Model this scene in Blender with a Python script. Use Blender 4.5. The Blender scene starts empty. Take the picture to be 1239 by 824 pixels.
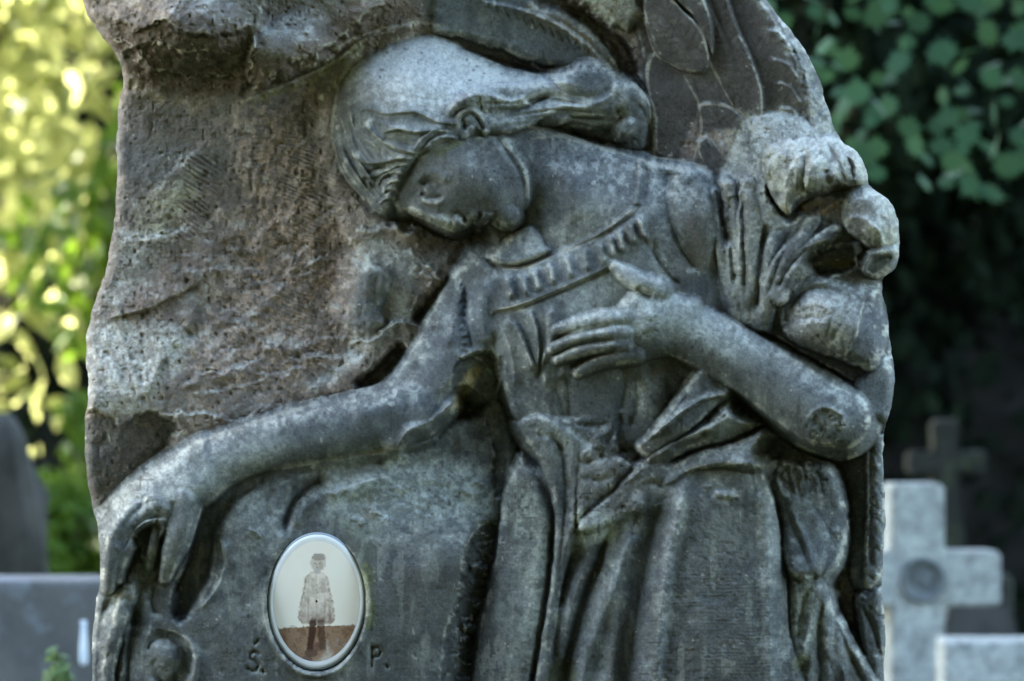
import bpy, bmesh, math, random
import numpy as np
from mathutils import Vector, Matrix
SC = bpy.context.scene
R = math.radians
# ---------------------------------------------------------------- camera
S = 0.001                      # metres per photograph pixel on the plane of the stone
LENS = 135.0
DIST = 1.239*LENS/36.0         # camera to that plane
cam = bpy.data.cameras.new('camera'); co = bpy.data.objects.new('camera', cam); SC.collection.objects.link(co)
co.location = (0, -DIST, 0); co.rotation_euler = (R(90), 0, 0)
cam.lens = LENS; cam.sensor_width = 36; cam.sensor_fit = 'HORIZONTAL'; cam.clip_end = 400; cam.clip_start = .1
cam.dof.use_dof = True; cam.dof.focus_distance = DIST-.12; cam.dof.aperture_fstop = 6.3; cam.dof.aperture_blades = 0
SC.camera = co
# ---------------------------------------------------------------- sky, sun, exposure
SUN_EL, SUN_AZ = 42, -50       # the sun stands behind the stone, to the left
w = bpy.data.worlds.new('World'); SC.world = w; w.use_nodes = True
nt = w.node_tree; bg = nt.nodes['Background']; sky = nt.nodes.new('ShaderNodeTexSky'); sky.sky_type = 'NISHITA'; sky.sun_disc = False
sky.sun_elevation = R(SUN_EL); sky.sun_rotation = R(SUN_AZ); sky.air_density = 1.0; sky.dust_density = 1.5; sky.ozone_density = 1.0
nt.links.new(sky.outputs[0], bg.inputs[0]); bg.inputs[1].default_value = .15
sl = bpy.data.lights.new('sun', 'SUN'); so = bpy.data.objects.new('sun', sl); SC.collection.objects.link(so)
sl.energy = 3.8; sl.angle = R(.5); sl.color = (1, .93, .82)
sd = Vector((math.sin(R(SUN_AZ))*math.cos(R(SUN_EL)), math.cos(R(SUN_AZ))*math.cos(R(SUN_EL)), math.sin(R(SUN_EL))))
so.rotation_euler = sd.to_track_quat('Z', 'Y').to_euler()
SC.view_settings.view_transform = 'Standard'; SC.view_settings.look = 'None'; SC.view_settings.gamma = 1; SC.view_settings.use_curve_mapping = False
SC.view_settings.exposure = 3.6
GROUND = -1.4
# ---------------------------------------------------------------- helpers
def tag(o, label=None, cat=None, group=None, kind=None):
    for k, v in (('label', label), ('category', cat), ('group', group), ('kind', kind)):
        if v: o[k] = v
    return o
def empty(name, loc, rz=0):
    o = bpy.data.objects.new(name, None); SC.collection.objects.link(o); o.location = loc; o.rotation_euler = (0, 0, rz); o.empty_display_size = .1
    bpy.context.view_layer.update(); return o
def link(name, me, mat, parent=None):
    o = bpy.data.objects.new(name, me); SC.collection.objects.link(o)
    if mat: me.materials.append(mat)
    if parent: o.parent = parent; o.matrix_parent_inverse = parent.matrix_world.inverted()
    return o
def np_mesh(name, V, F, smooth=True):
    me = bpy.data.meshes.new(name); V = np.asarray(V, np.float32); F = np.asarray(F, np.int32); n, k = F.shape
    me.vertices.add(len(V)); me.vertices.foreach_set('co', V.ravel()); me.loops.add(n*k); me.loops.foreach_set('vertex_index', F.ravel())
    me.polygons.add(n); me.polygons.foreach_set('loop_start', np.arange(n, dtype=np.int32)*k); me.polygons.foreach_set('loop_total', np.full(n, k, np.int32))
    me.update(calc_edges=True); me.polygons.foreach_set('use_smooth', np.full(n, smooth)); return me
def bm_mesh(name, bm, smooth=False):
    me = bpy.data.meshes.new(name); bmesh.ops.recalc_face_normals(bm, faces=bm.faces); bm.to_mesh(me); bm.free()
    for p in me.polygons: p.use_smooth = smooth
    return me
def add_box(bm, x0, x1, y0, y1, z0, z1, bev=.0):
    M = Matrix.Translation(((x0+x1)/2, (y0+y1)/2, (z0+z1)/2)) @ Matrix.Diagonal((x1-x0, y1-y0, z1-z0, 1))
    r = bmesh.ops.create_cube(bm, size=1, matrix=M)
    if bev: bmesh.ops.bevel(bm, geom=list({e for v in r['verts'] for e in v.link_edges}), offset=bev, segments=2, affect='EDGES', profile=.6)
def prism(bm, pts, y0, y1, bev=0):
    a = [bm.verts.new((x, y0, z)) for x, z in pts]; b = [bm.verts.new((x, y1, z)) for x, z in pts]
    f = [bm.faces.new(a), bm.faces.new(b[::-1])]
    for i in range(len(pts)): f.append(bm.faces.new((a[i], a[(i+1) % len(pts)], b[(i+1) % len(pts)], b[i])))
    bmesh.ops.recalc_face_normals(bm, faces=f)
    if bev: bmesh.ops.bevel(bm, geom=list({e for v in a+b for e in v.link_edges}), offset=bev, segments=2, affect='EDGES')
class NT:
    def __init__(s, name):
        s.m = bpy.data.materials.new(name); s.m.use_nodes = True; s.t = s.m.node_tree; s.b = s.t.nodes['Principled BSDF']; s.out = s.t.nodes['Material Output']
        s.tc = s.t.nodes.new('ShaderNodeTexCoord')
    def n(s, typ, **k):
        o = s.t.nodes.new('ShaderNode'+typ)
        for a, v in k.items():
            if a.startswith('i_'): o.inputs[int(a[2:]) if a[2:].isdigit() else a[2:]].default_value = v
            else: setattr(o, a, v)
        return o
    def l(s, a, b): s.t.links.new(a, b)
    def noise(s, sc, det=6, rough=.6, dist=0, vec=None):
        o = s.n('TexNoise'); o.inputs['Scale'].default_value = sc; o.inputs['Detail'].default_value = det; o.inputs['Roughness'].default_value = rough; o.inputs['Distortion'].default_value = dist
        s.l(vec or s.tc.outputs['Object'], o.inputs['Vector']); return o.outputs[0]
    def ramp(s, fac, stops):
        o = s.n('ValToRGB'); e = o.color_ramp.elements
        while len(e) > 1: e.remove(e[0])
        e[0].position, e[0].color = stops[0][0], (*stops[0][1], 1)
        for p, c in stops[1:]: q = e.new(p); q.color = (*c, 1)
        s.l(fac, o.inputs[0]); return o.outputs[0]
    def mix(s, fac, a, b, mode='MIX'):
        o = s.n('Mix', data_type='RGBA', blend_type=mode)
        for k, v in ((0, fac), (6, a), (7, b)):
            if isinstance(v, (int, float)): o.inputs[k].default_value = v
            elif isinstance(v, tuple): o.inputs[k].default_value = (*v, 1)
            else: s.l(v, o.inputs[k])
        return o.outputs[2]
    def bump(s, h, dist, st=1, prev=None):
        o = s.n('Bump'); o.inputs['Strength'].default_value = st; o.inputs['Distance'].default_value = dist; s.l(h, o.inputs['Height'])
        if prev: s.l(prev, o.inputs['Normal'])
        return o.outputs[0]
    def fin(s, col=None, rough=None, nrm=None, spec=None):
        if col is not None:
            if isinstance(col, tuple): s.b.inputs['Base Color'].default_value = (*col, 1)
            else: s.l(col, s.b.inputs['Base Color'])
        if rough is not None:
            if isinstance(rough, (int, float)): s.b.inputs['Roughness'].default_value = rough
            else: s.l(rough, s.b.inputs['Roughness'])
        if nrm is not None: s.l(nrm, s.b.inputs['Normal'])
        if spec is not None: s.b.inputs['Specular IOR Level'].default_value = spec
        return s.m
def carved_material():
    t = NT('weathered_sandstone'); at = t.n('VertexColor', layer_name='surface_tint').outputs[0]
    g = t.noise(900, 3, .7); v = t.noise(260, 5, .7); c = t.mix(.55, at, t.ramp(g, [(.25, (.35,)*3), (.5, (.55,)*3), (.75, (.85,)*3)]), 'OVERLAY')
    c = t.mix(.35, c, t.ramp(v, [(.3, (.3,)*3), (.5, (.52,)*3), (.72, (.8,)*3)]), 'OVERLAY')
    b = t.bump(v, .0022, .8); b = t.bump(g, .0009, .9, b)
    return t.fin(c, .92, b, .12)
def stone_material(name, a, b, sc=12, bump=.002, rough=.8, spot=None):
    t = NT(name); n = t.noise(sc, 8, .65); c = t.ramp(n, [(.32, a), (.66, b)])
    if spot: c = t.mix(t.ramp(t.noise(sc*2.2, 6, .7), [(.52, (0,)*3), (.62, (.8,)*3)]), c, spot)
    g = t.noise(sc*30, 3, .7); c = t.mix(.4, c, t.ramp(g, [(.3, (.35,)*3), (.7, (.7,)*3)]), 'OVERLAY')
    return t.fin(c, rough, t.bump(n, bump*2, .6, t.bump(g, bump, .6)), .3)
# ---------------------------------------------------------------- sculpting tools (plain numpy)
ST = 1.04                      # grid pitch of the carved relief
GX0, GX1, GY0, GY1 = 78, 1116, -150, 900
NX = int((GX1-GX0)/ST)+1; NY = int((GY1-GY0)/ST)+1
gx = (GX0 + ST*np.arange(NX)).astype(np.float32); gy = (GY0 + ST*np.arange(NY)).astype(np.float32)
X, Y = np.meshgrid(gx, gy)
NEG = np.float32(-400)
H = np.zeros((NY, NX), np.float32)
ID = np.zeros((NY, NX), np.int16)
ROUGH = np.full((NY, NX), 1.0, np.float32)      # how coarse the stone surface is
_rt = np.random.RandomState(7).rand(256, 256).astype(np.float32)
def vnoise(x, y, seed=0):
    x = x + seed*17.13; y = y + seed*9.71
    xi = np.floor(x).astype(np.int32); yi = np.floor(y).astype(np.int32)
    fx = x-xi; fy = y-yi
    fx = fx*fx*fx*(fx*(fx*6-15)+10); fy = fy*fy*fy*(fy*(fy*6-15)+10)
    a = _rt[yi & 255, xi & 255]; b = _rt[yi & 255, (xi+1) & 255]
    c = _rt[(yi+1) & 255, xi & 255]; d = _rt[(yi+1) & 255, (xi+1) & 255]
    return ((a+(b-a)*fx)*(1-fy) + (c+(d-c)*fx)*fy)*2-1
def fbm(x, y, sc, oc=4, seed=0, ridged=False):
    s = 0; a = 1.0; n = 0
    for o in range(oc):
        v = vnoise(x/sc*(2**o)+o*31.7, y/sc*(2**o)+o*11.3, seed+o)
        if ridged: v = 1-2*np.abs(v)
        s = s+a*v; n += a; a *= .5
    return s/n
def rot(x, y, deg):
    c, s = math.cos(math.radians(deg)), math.sin(math.radians(deg))
    return x*c+y*s, -x*s+y*c
def blur(a, sg):
    r = max(1, int(3*sg)); k = np.exp(-.5*(np.arange(-r, r+1)/sg)**2); k = (k/k.sum()).astype(np.float32)
    p = np.pad(a, ((r, r), (0, 0)), 'edge'); o = np.zeros_like(a)
    for i, w in enumerate(k): o += w*p[i:i+a.shape[0]]
    p = np.pad(o, ((0, 0), (r, r)), 'edge'); q = np.zeros_like(a)
    for i, w in enumerate(k): q += w*p[:, i:i+a.shape[1]]
    return q
def sm(x, a, b):
    t = np.clip((x-a)/(b-a), 0, 1); return t*t*(3-2*t)
def spline(P, closed=False, step=6.0):
    P = np.array(P, float); n = len(P); out = []
    if n < 3 and not closed: 
        m = max(2, int(np.linalg.norm(P[1,:2]-P[0,:2])/step)); t = np.linspace(0, 1, m+1)[:, None]
        return P[0]*(1-t)+P[1]*t
    segs = n if closed else n-1
    for i in range(segs):
        if closed: a, b, c, d = P[(i-1) % n], P[i], P[(i+1) % n], P[(i+2) % n]
        else: a, b, c, d = P[max(i-1, 0)], P[i], P[i+1], P[min(i+2, n-1)]
        m = max(1, int(math.hypot(*(c-b)[:2])/step)); t = (np.arange(m)/m)[:, None]
        out.append(.5*((2*b)+(-a+c)*t+(2*a-5*b+4*c-d)*t*t+(-a+3*b-3*c+d)*t**3))
    if not closed: out.append(P[-1:])
    return np.vstack(out)
def _win(x0, x1, y0, y1):
    i0 = max(0, int((y0-GY0)/ST)); i1 = min(NY, int((y1-GY0)/ST)+2)
    j0 = max(0, int((x0-GX0)/ST)); j1 = min(NX, int((x1-GX0)/ST)+2)
    return slice(i0, max(i0, i1)), slice(j0, max(j0, j1))
def pathdist(Q, R):
    """distance, side, position along an open path; only within R"""
    x0, y0 = Q[:, 0].min()-R, Q[:, 1].min()-R; x1, y1 = Q[:, 0].max()+R, Q[:, 1].max()+R
    W = _win(x0, x1, y0, y1); sh = H[W].shape
    D = np.full(sh, 1e9, np.float32); S = np.ones(sh, np.float32); T = np.zeros(sh, np.float32)
    L = np.r_[0, np.cumsum(np.hypot(*np.diff(Q[:, :2], axis=0).T))]; tot = max(L[-1], 1e-6)
    for i in range(len(Q)-1):
        a, b = Q[i], Q[i+1]
        w = _win(min(a[0], b[0])-R, max(a[0], b[0])+R, min(a[1], b[1])-R, max(a[1], b[1])+R)
        l = (slice(w[0].start-W[0].start, w[0].stop-W[0].start), slice(w[1].start-W[1].start, w[1].stop-W[1].start))
        x = X[w]-a[0]; y = Y[w]-a[1]; dx, dy = b[0]-a[0], b[1]-a[1]; ll = dx*dx+dy*dy+1e-9
        if x.size == 0: continue
        t = np.clip((x*dx+y*dy)/ll, 0, 1); d = np.hypot(x-t*dx, y-t*dy)
        m = d < D[l]
        D[l] = np.where(m, d, D[l]); S[l] = np.where(m, np.where(dx*y-dy*x >= 0, 1, -1), S[l])
        T[l] = np.where(m, (L[i]+t*(L[i+1]-L[i]))/tot, T[l])
    return W, D, S, T
def inside(Q, W):
    x = X[W]; y = Y[W][:, 0]; ins = np.zeros(x.shape, bool); n = len(Q); xs = X[W][0] if x.size else None
    if x.size == 0: return ins
    for i in range(n):
        a, b = Q[i], Q[(i+1) % n]
        if a[1] == b[1]: continue
        lo, hi = (a, b) if a[1] < b[1] else (b, a)
        r = np.where((y >= lo[1]) & (y < hi[1]))[0]
        for k in r:
            xc = lo[0]+(y[k]-lo[1])*(hi[0]-lo[0])/(hi[1]-lo[1])
            ins[k, xs > xc] ^= True
    return ins
def sdf(P, R=60, smooth=True, jit=0, jsc=12, seed=0):
    Q = spline(P, True) if smooth else np.array(P, float)
    C = np.vstack([Q, Q[:1]])
    W, D, S, T = pathdist(C[:, :2], R)
    ins = inside(Q, W); d = np.minimum(D, R)
    d = np.where(ins, d, -d)
    if jit: d = d + jit*fbm(X[W], Y[W], jsc, 3, seed)
    return W, d
def tps(C, W):
    C = np.array(C, float); n = len(C); x = X[W].astype(np.float64); y = Y[W].astype(np.float64)
    if n == 1: return np.full(x.shape, C[0, 2], np.float32)
    s = 100.0; px, py = C[:, 0]/s, C[:, 1]/s
    if n < 4:
        A = np.c_[np.ones(n), px, py]; co = np.linalg.lstsq(A, C[:, 2], rcond=None)[0]
        return (co[0]+co[1]*x/s+co[2]*y/s).astype(np.float32)
    r2 = (px[:, None]-px)**2+(py[:, None]-py)**2
    K = .5*r2*np.log(r2+1e-12)+np.eye(n)*.002; Pm = np.c_[np.ones(n), px, py]
    M = np.block([[K, Pm], [Pm.T, np.zeros((3, 3))]]); co = np.linalg.solve(M, np.r_[C[:, 2], 0, 0, 0])
    out = co[n]+co[n+1]*x/s+co[n+2]*y/s
    for i in range(n):
        q = (x/s-px[i])**2+(y/s-py[i])**2; out += co[i]*.5*q*np.log(q+1e-12)
    return out.astype(np.float32)
def smax(a, b, k):
    h = np.maximum(k-np.abs(a-b), 0)/k; return np.maximum(a, b)+h*h*k*.25
def put(W, L, idn, k=4, rough=None):
    old = H[W]; win = L > old
    H[W] = smax(old, L, k) if k else np.maximum(old, L)
    if idn is not None: ID[W] = np.where(win, idn, ID[W])
    if rough is not None: ROUGH[W] = np.where(win, rough, ROUGH[W])
def layer(idn, P, C, R=14, D=20, slope=4, k=4, rough=.35, smooth=True, jit=0, jsc=12, mx=60):
    """a carved slab: outline P, surface through the points C, its rim rounded over R and D deep"""
    W, d = sdf(P, mx, smooth, jit, jsc)
    z = tps(C, W)
    u = np.clip(1-d/R, 0, 1); L = z - D*(1-np.sqrt(np.maximum(1-u*u, 0)))
    L = np.where(d < 0, z-D+slope*d, L); L = np.where(d <= -mx+1, NEG, L)
    put(W, L, idn, k, rough)
def tube(idn, P, k=5, flat=1.0, rough=.3, step=5):
    """limb: points (x, y, z of its front, radius)"""
    Q = spline(P, False, step); R = Q[:, 3].max()+12
    W, D, S, T = pathdist(Q[:, :2], R)
    Ls = np.r_[0, np.cumsum(np.hypot(*np.diff(Q[:, :2], axis=0).T))]; Ls /= Ls[-1]
    z = np.interp(T, Ls, Q[:, 2]); r = np.interp(T, Ls, Q[:, 3])
    u = D/r; L = z - flat*r*(1-np.sqrt(np.maximum(1-u*u, 0)))
    L = np.where(u > 1, z-flat*r-(D-r)*5, L); L = np.where(D > R-1, NEG, L)
    put(W, L.astype(np.float32), idn, k, rough)
def blob(idn, cx, cy, rx, ry, z, dep, ang=0, k=5, rough=.35, p=2.0):
    M = max(rx, ry)+10; W = _win(cx-M, cx+M, cy-M, cy+M)
    x, y = rot(X[W]-cx, Y[W]-cy, ang); u = (np.abs(x/rx)**p+np.abs(y/ry)**p)**(1/p)
    L = z-dep*(1-np.sqrt(np.maximum(1-u*u, 0))); L = np.where(u > 1, z-dep-(u-1)*min(rx, ry)*4, L)
    L = np.where(u > 1.5, NEG, L); put(W, L.astype(np.float32), idn, k, rough)
def stroke(P, w, amp, kind='groove', side=1, taper=.12, only=None, jit=0):
    Q = spline(P, False, 5); wm = np.max(w)
    R = wm*(3.2 if kind != 'ridge' else 2.4)+3
    W, D, S, T = pathdist(Q[:, :2], R)
    if D.size == 0: return
    if jit: D = np.abs(D+jit*fbm(X[W], Y[W], 8, 2, 3))
    if np.ndim(w): w = np.interp(T, np.linspace(0, 1, len(w)), w)
    if np.ndim(amp): amp = np.interp(T, np.linspace(0, 1, len(amp)), amp)
    tp = np.clip(np.minimum(T, 1-T)/taper, 0, 1) if taper else 1
    tp = np.where(D > R-1, 0, tp)
    if kind == 'ridge': f = np.exp(-(D/w)**2)
    elif kind == 'groove': f = -np.exp(-(D/w)**1.4)
    elif kind == 'step': 
        sd = D*S*side; f = np.where(sd >= 0, np.exp(-(D/w)**1.3), np.maximum(0, 1-D/1.8))
    elif kind == 'cut':    # shelf drop: the other side falls away, then recovers
        sd = D*S*side; f = -np.where(sd >= 0, np.exp(-(D/w)**1.3), np.maximum(0, 1-D/1.8))
    add = (amp*f*tp).astype(np.float32)
    if only is not None: add = add*np.isin(ID[W], only)
    H[W] += add
def dent(cx, cy, rx, ry, dep, ang=0, p=2):
    M = max(rx, ry)*2.2; W = _win(cx-M, cx+M, cy-M, cy+M)
    x, y = rot(X[W]-cx, Y[W]-cy, ang); H[W] -= (dep*np.exp(-((x/rx)**2+(y/ry)**2)**(p/2))).astype(np.float32)
def region(P, soft=8, jit=0, jsc=14, seed=0, smooth=True):
    W, d = sdf(P, 60, smooth, jit, jsc, seed); m = np.zeros((NY, NX), np.float32)
    m[W] = sm(d, -soft, soft); return m
def carve(P, C, soft=4, jit=0, slope=None, k=3):
    """cut down to the surface through C inside the outline P"""
    W, d = sdf(P, 40, True, jit, 10)
    z = tps(C, W); L = z+np.maximum(0, -d)*(slope or 4); L = np.where(d < -38, 1e4, L)
    H[W] = -smax(-H[W], -L.astype(np.float32), k)
# ---------------------------------------------------------------- the carving itself
ROCK, BODY, HAIR, DRESS, WING, BOUQ, BLOCK, CLOTH, LILY, LETTER, BAND, SASH, REAR = 0, 1, 2, 3, 4, 6, 7, 10, 8, 9, 11, 13, 12
ROSE, FEATH, BUD = 60, 40, 80
OUTLINE = [(112,-60),(98,-20),(104,12),(118,38),(140,66),(149,95),(144,130),(141,165),(142,200),(139,260),(129,322),(115,368),
  (105,402),(104,440),(107,475),(103,512),(104,560),(110,600),(117,636),(121,668),(121,700),(115,735),(112,780),(112,840),(113,905),
  (400,912),(800,912),(1072,905),(1070,830),(1071,760),(1067,700),(1071,640),(1069,560),(1070,520),(1077,500),(1082,462),(1078,420),
  (1073,378),(1067,352),(1069,334),(1084,325),(1089,303),(1088,275),(1080,248),(1064,232),(1051,224),(1048,205),(1036,184),(1017,168),
  (1003,135),(985,80),(956,36),(925,-2),(902,-45),(850,-110),(760,-140),(600,-143),(400,-140),(220,-132),(150,-105)]
def strands(A, B, n, w, a, kind='groove'):
    A = spline(A, False, 4); B = spline(B, False, 4); t = np.linspace(0, 1, 14)[:, None]
    rs = lambda Q: np.stack([np.interp(t[:, 0]*(len(Q)-1), np.arange(len(Q)), Q[:, k]) for k in (0, 1)], 1)
    A, B = rs(A), rs(B)
    for i in range(n):
        u = (i+.5)/n+.02*math.sin(i*5.1); P = A*(1-u)+B*u; P[:, 0] += 1.5*np.sin(t[:, 0]*7+i*1.9); P[:, 1] += 1.5*np.cos(t[:, 0]*6+i*2.7)
        stroke(P, w*(.8+.5*_rt[40, i]), a*(.6+.8*_rt[41, i]), kind, taper=.2)
def sculpt():
    rid = lambda a, b: 0
    # --- rock ground
    W = (slice(0, NY), slice(0, NX))
    C = [(100,-130,60),(300,-130,85),(520,-130,80),(800,-130,70),(950,-130,45),(105,0,55),(150,20,72),(300,20,80),(420,20,74),(500,0,60),
      (148,120,14),(150,200,10),(220,150,15),(300,160,15),(380,110,10),(400,200,6),(300,250,8),(200,250,18),(142,260,12),(115,350,22),
      (200,350,26),(300,350,20),(380,350,12),(430,290,8),(104,430,34),(200,420,44),(300,420,32),(400,440,26),(110,490,56),(200,480,54),
      (300,490,48),(110,600,30),(160,550,38),(115,660,20),(500,300,5),(560,290,-2),(620,60,18),(700,40,5),(750,100,5),(800,100,30),
      (900,50,42),(1000,150,38),(950,200,60),(600,450,20),(600,700,30),(900,700,50),(1000,600,40),(1050,600,28),(1050,800,30),
      (300,800,60),(115,800,30),(700,-60,60),(900,-60,50)]
    H[:] = tps(C, W); ID[:] = ROCK; ROUGH[:] = 2.2
    H[:] += 5*fbm(X, Y, 90, 4, 2)*(X < 480)
    # pale ridge running down-left, plane left of it turned away
    stroke([(268,150),(232,186),(196,222),(172,262)], 30, 4, 'step', -1, taper=.4, jit=6)
    stroke([(140,300),(175,285),(215,282),(250,262)], 16, 6, 'step', 1, jit=6, taper=.4)
    stroke([(250,330),(225,350),(180,372),(130,388)], 22, 9, 'step', 1)
    # stepped fractures of the lower field
    for P, w, a in [([(262,325),(240,375),(205,425),(160,500)],20,8), ([(270,395),(310,380),(345,400),(330,440)],16,5), ([(215,470),(245,452),(280,447),(320,430)],10,9),
        ([(190,503),(240,500),(285,508),(330,490)],12,10), ([(240,480),(275,470),(330,455),(372,440)],12,7), ([(330,440),(370,430),(425,430),(470,400)],10,8),
        ([(380,440),(415,446),(450,440)],8,7), ([(345,425),(390,410),(430,404),(462,380)],12,5), ([(300,380),(340,345),(352,300)],16,5)]:
        stroke(P, w, a*.7, 'step', 1, jit=5)
    for i in range(26):
        a = _rt[3, i]*210+215; b = _rt[4, i]*210+300; l = 14+26*_rt[5, i]; t = math.radians(-60+_rt[6, i]*70)
        stroke([(a,b),(a+l*.5*math.cos(t)+2,b+l*.5*math.sin(t)),(a+l*math.cos(t),b+l*math.sin(t)+3)], 7, 3.5*(_rt[7, i]*.7+.5), 'step', 1, jit=3)
    # broken dark corner on the left, under the pale face
    carve([(98,508),(118,500),(135,508),(148,520),(160,508),(176,500),(200,506),(215,520),(190,556),(150,590),(112,625),(90,600)],
        [(100,510,34),(160,515,36),(200,520,30),(110,600,8),(150,580,18),(130,550,30)], jit=4)
    # top ledges: first mass bulging left, second above the head's left
    layer(ROCK, [(80,-150),(80,0),(108,45),(140,80),(158,112),(215,118),(262,116),(296,112),(300,70),(318,20),(330,-60),(330,-150)],
        [(90,-100,60),(100,0,66),(150,5,104),(200,15,140),(250,32,148),(300,20,120),(190,42,118),(140,55,60),(165,105,4),(215,112,-6),(250,114,-8),(290,110,-4),(230,72,84),
         (290,60,90),(250,-60,104),(330,-60,96),(170,75,58),(210,92,30),(255,92,24)], R=9, D=10, k=6, rough=2.6, jit=3)
    stroke([(120,14),(165,34),(200,26),(220,40),(250,42),(290,38),(306,22)], 15, 12, 'step', -1, jit=4)
    stroke([(150,60),(190,52),(225,66),(262,62),(292,74)], 16, 10, 'step', -1, jit=5)
    stroke([(160,82),(200,84),(236,92),(280,90)], 12, 8, 'step', -1, jit=5)
    stroke([(130,40),(170,64),(190,96)], 12, 7, 'step', 1, jit=5)
    layer(ROCK, [(284,126),(296,112),(292,70),(304,30),(320,-20),(330,-150),(530,-150),(528,-30),(524,8),(486,18),(452,38),(424,60),(398,78),(365,96),(330,108),(306,122)],
        [(290,118,16),(300,90,76),(310,50,116),(340,70,104),(380,60,92),(330,20,84),(400,30,78),(440,20,72),(500,0,60),(420,55,54),(370,88,44),(520,-60,74),(350,-100,84)],
        R=16, D=80, slope=4, k=4, rough=1.6, jit=4)
    stroke([(318,104),(352,72),(392,62),(420,40),(444,14),(480,2)], 14, 11, 'step', -1, jit=5)
    stroke([(294,116),(300,86),(308,50),(318,10),(322,-40)], 10, 9, 'step', -1, jit=3)
    stroke([(286,124),(320,108),(362,95),(402,76),(440,50),(480,34),(520,28)], 5, 6, 'ridge', jit=2)
    # raised stone left round the head
    layer(ROCK, [(404,60),(440,38),(500,28),(560,40),(540,70),(470,80),(430,110),(420,170),(430,225),(470,262),(560,290),(600,300),(585,345),(545,370),(500,420),(462,462),
        (420,478),(376,482),(372,468),(408,452),(440,420),(416,392),(420,350),(428,300),(414,262),(396,215),(388,160),(390,100)],
        [(404,60,14),(390,160,14),(404,240,15),(440,60,18),(500,40,20),(430,280,26),(470,290,36),(430,350,36),(470,330,50),(520,330,46),(550,320,28),(560,296,2),(480,400,44),(440,440,46),(400,465,40)],
        R=12, D=10, slope=1, k=8, rough=1.0, jit=4)
    layer(ROCK, [(420,286),(434,276),(468,272),(500,280),(512,300),(490,306),(468,298),(440,296),(426,298)], [(430,285,34),(500,290,40),(465,278,40)], R=9, D=14, rough=.9, jit=2)
    layer(ROCK, [(432,330),(448,318),(468,326),(472,346),(462,370),(464,392),(444,408),(430,396),(424,366)], [(450,340,66),(448,395,56)], R=20, D=20, slope=1.4, rough=.5)
    stroke([(458,330),(452,365),(466,385),(474,398)], 5, 5, 'groove')
    stroke([(420,412),(445,412),(470,396),(498,384)], 9, 9, 'step', 1, jit=3)
    carve([(548,300),(560,286),(622,290),(648,272),(650,284),(600,312),(560,330),(520,372),(500,384),(508,360),(528,330)], [(600,295,-5),(540,340,30),(505,378,30)], k=6)
    for i in range(14):
        a = 492+_rt[9, i]*46; b = 300+_rt[10, i]*70; stroke([(a,b),(a+6,b+9),(a+16*_rt[11,i]+4,b+12)], 5, 5, 'step', 1, jit=3)
    carve([(434,466),(452,452),(470,432),(482,420),(484,432),(470,452),(452,468),(440,474)], [(460,450,12)], jit=1.5)

    # --- top panel (the second wing) and the hollow right of it
    layer(REAR, [(524,-150),(524,20),(525,42),(560,48),(596,58),(640,74),(690,84),(735,84),(752,92),(742,66),(712,34),(672,10),(642,-6),(600,-150)],
        [(524,-60,66),(530,30,56),(600,50,48),(620,0,56),(690,70,38),(740,82,30),(680,20,44)], R=10, D=24, k=3, rough=.7, jit=1)
    stroke([(560,-8),(600,4),(640,14),(680,32),(712,56),(738,84)], [10,12], 9, 'step', 1, jit=2, taper=.05)
    for i in range(14): stroke([(566+i*11,-14+i*5.2),(572+i*11,0+i*5.2)], 2.2, 3, 'groove')
    carve([(600,-150),(642,-10),(676,6),(716,30),(746,62),(762,92),(796,132),(806,168),(782,160),(788,120),(774,98),(762,64),(742,40),(700,12),(676,-12),(650,-150)],
        [(650,-50,28),(700,20,0),(750,70,-4),(785,120,10),(800,160,18)], jit=3)
    layer(ROCK, [(662,-150),(690,-10),(712,14),(744,34),(762,40),(776,28),(780,10),(774,-20),(790,-150)], [(700,-60,64),(710,0,52),(745,30,44),(770,0,60)], R=16, D=30, rough=2.2, jit=4)
    stroke([(735,32),(755,60),(770,84),(785,110)], 8, 7, 'ridge', jit=2)
    stroke([(752,40),(764,66),(780,90)], 6, 6, 'groove', jit=2)

    # --- wing
    layer(WING, [(774,-150),(770,0),(768,20),(776,60),(784,100),(790,150),(796,190),(840,205),(880,215),(940,190),(1020,175),(1004,135),(986,80),(956,36),(925,-2),(900,-60),(850,-150)],
        [(780,-60,70),(780,40,36),(800,150,30),(850,180,34),(900,100,44),(900,0,52),(940,60,48),(980,120,44),(850,-80,66)], R=8, D=8, k=4, rough=.6)
    def feather(P, C, shaft, amp=8, R=7):
        nonlocal fi
        layer(FEATH+fi, P, C, R=3.5, D=amp*1.0, slope=4, k=1, rough=.3); fi += 1
        if shaft:
            stroke(shaft, 3, 3.5, 'groove', taper=.25); stroke(shaft, 9, 2.2, 'step', 1, taper=.2)
            Q = spline(shaft, False, 8)
            for i in range(1, len(Q)-1, 1):
                t = Q[i+1]-Q[i-1]; t /= np.linalg.norm(t); n = np.array([-t[1], t[0]])
                for s in (-1, 1):
                    if (i*7+s*3) % 4: stroke([Q[i][:2]+n[:2]*s*4, Q[i][:2]+n[:2]*s*13-t[:2]*4, Q[i][:2]+n[:2]*s*24-t[:2]*13], 1.6, .9, 'groove', only=[FEATH+fi-1])
    fi = 0
    feather([(905,-60),(920,-5),(938,25),(958,60),(975,100),(985,150),(975,190),(930,170),(898,132),(868,96),(856,60),(850,20),(845,-60)],
        [(880,0,54),(870,70,48),(930,60,60),(960,130,54),(920,150,48)], [(872,-20),(893,40),(912,84),(922,128)], 8)
    feather([(870,-60),(876,-20),(892,30),(910,72),(923,112),(922,140),(911,158),(895,134),(868,100),(850,60),(840,0),(820,-40)],
        [(850,-20,60),(870,60,56),(905,110,58),(910,155,54),(850,40,52)], [(846,-30),(866,20),(884,60),(905,112)], 9)
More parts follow.
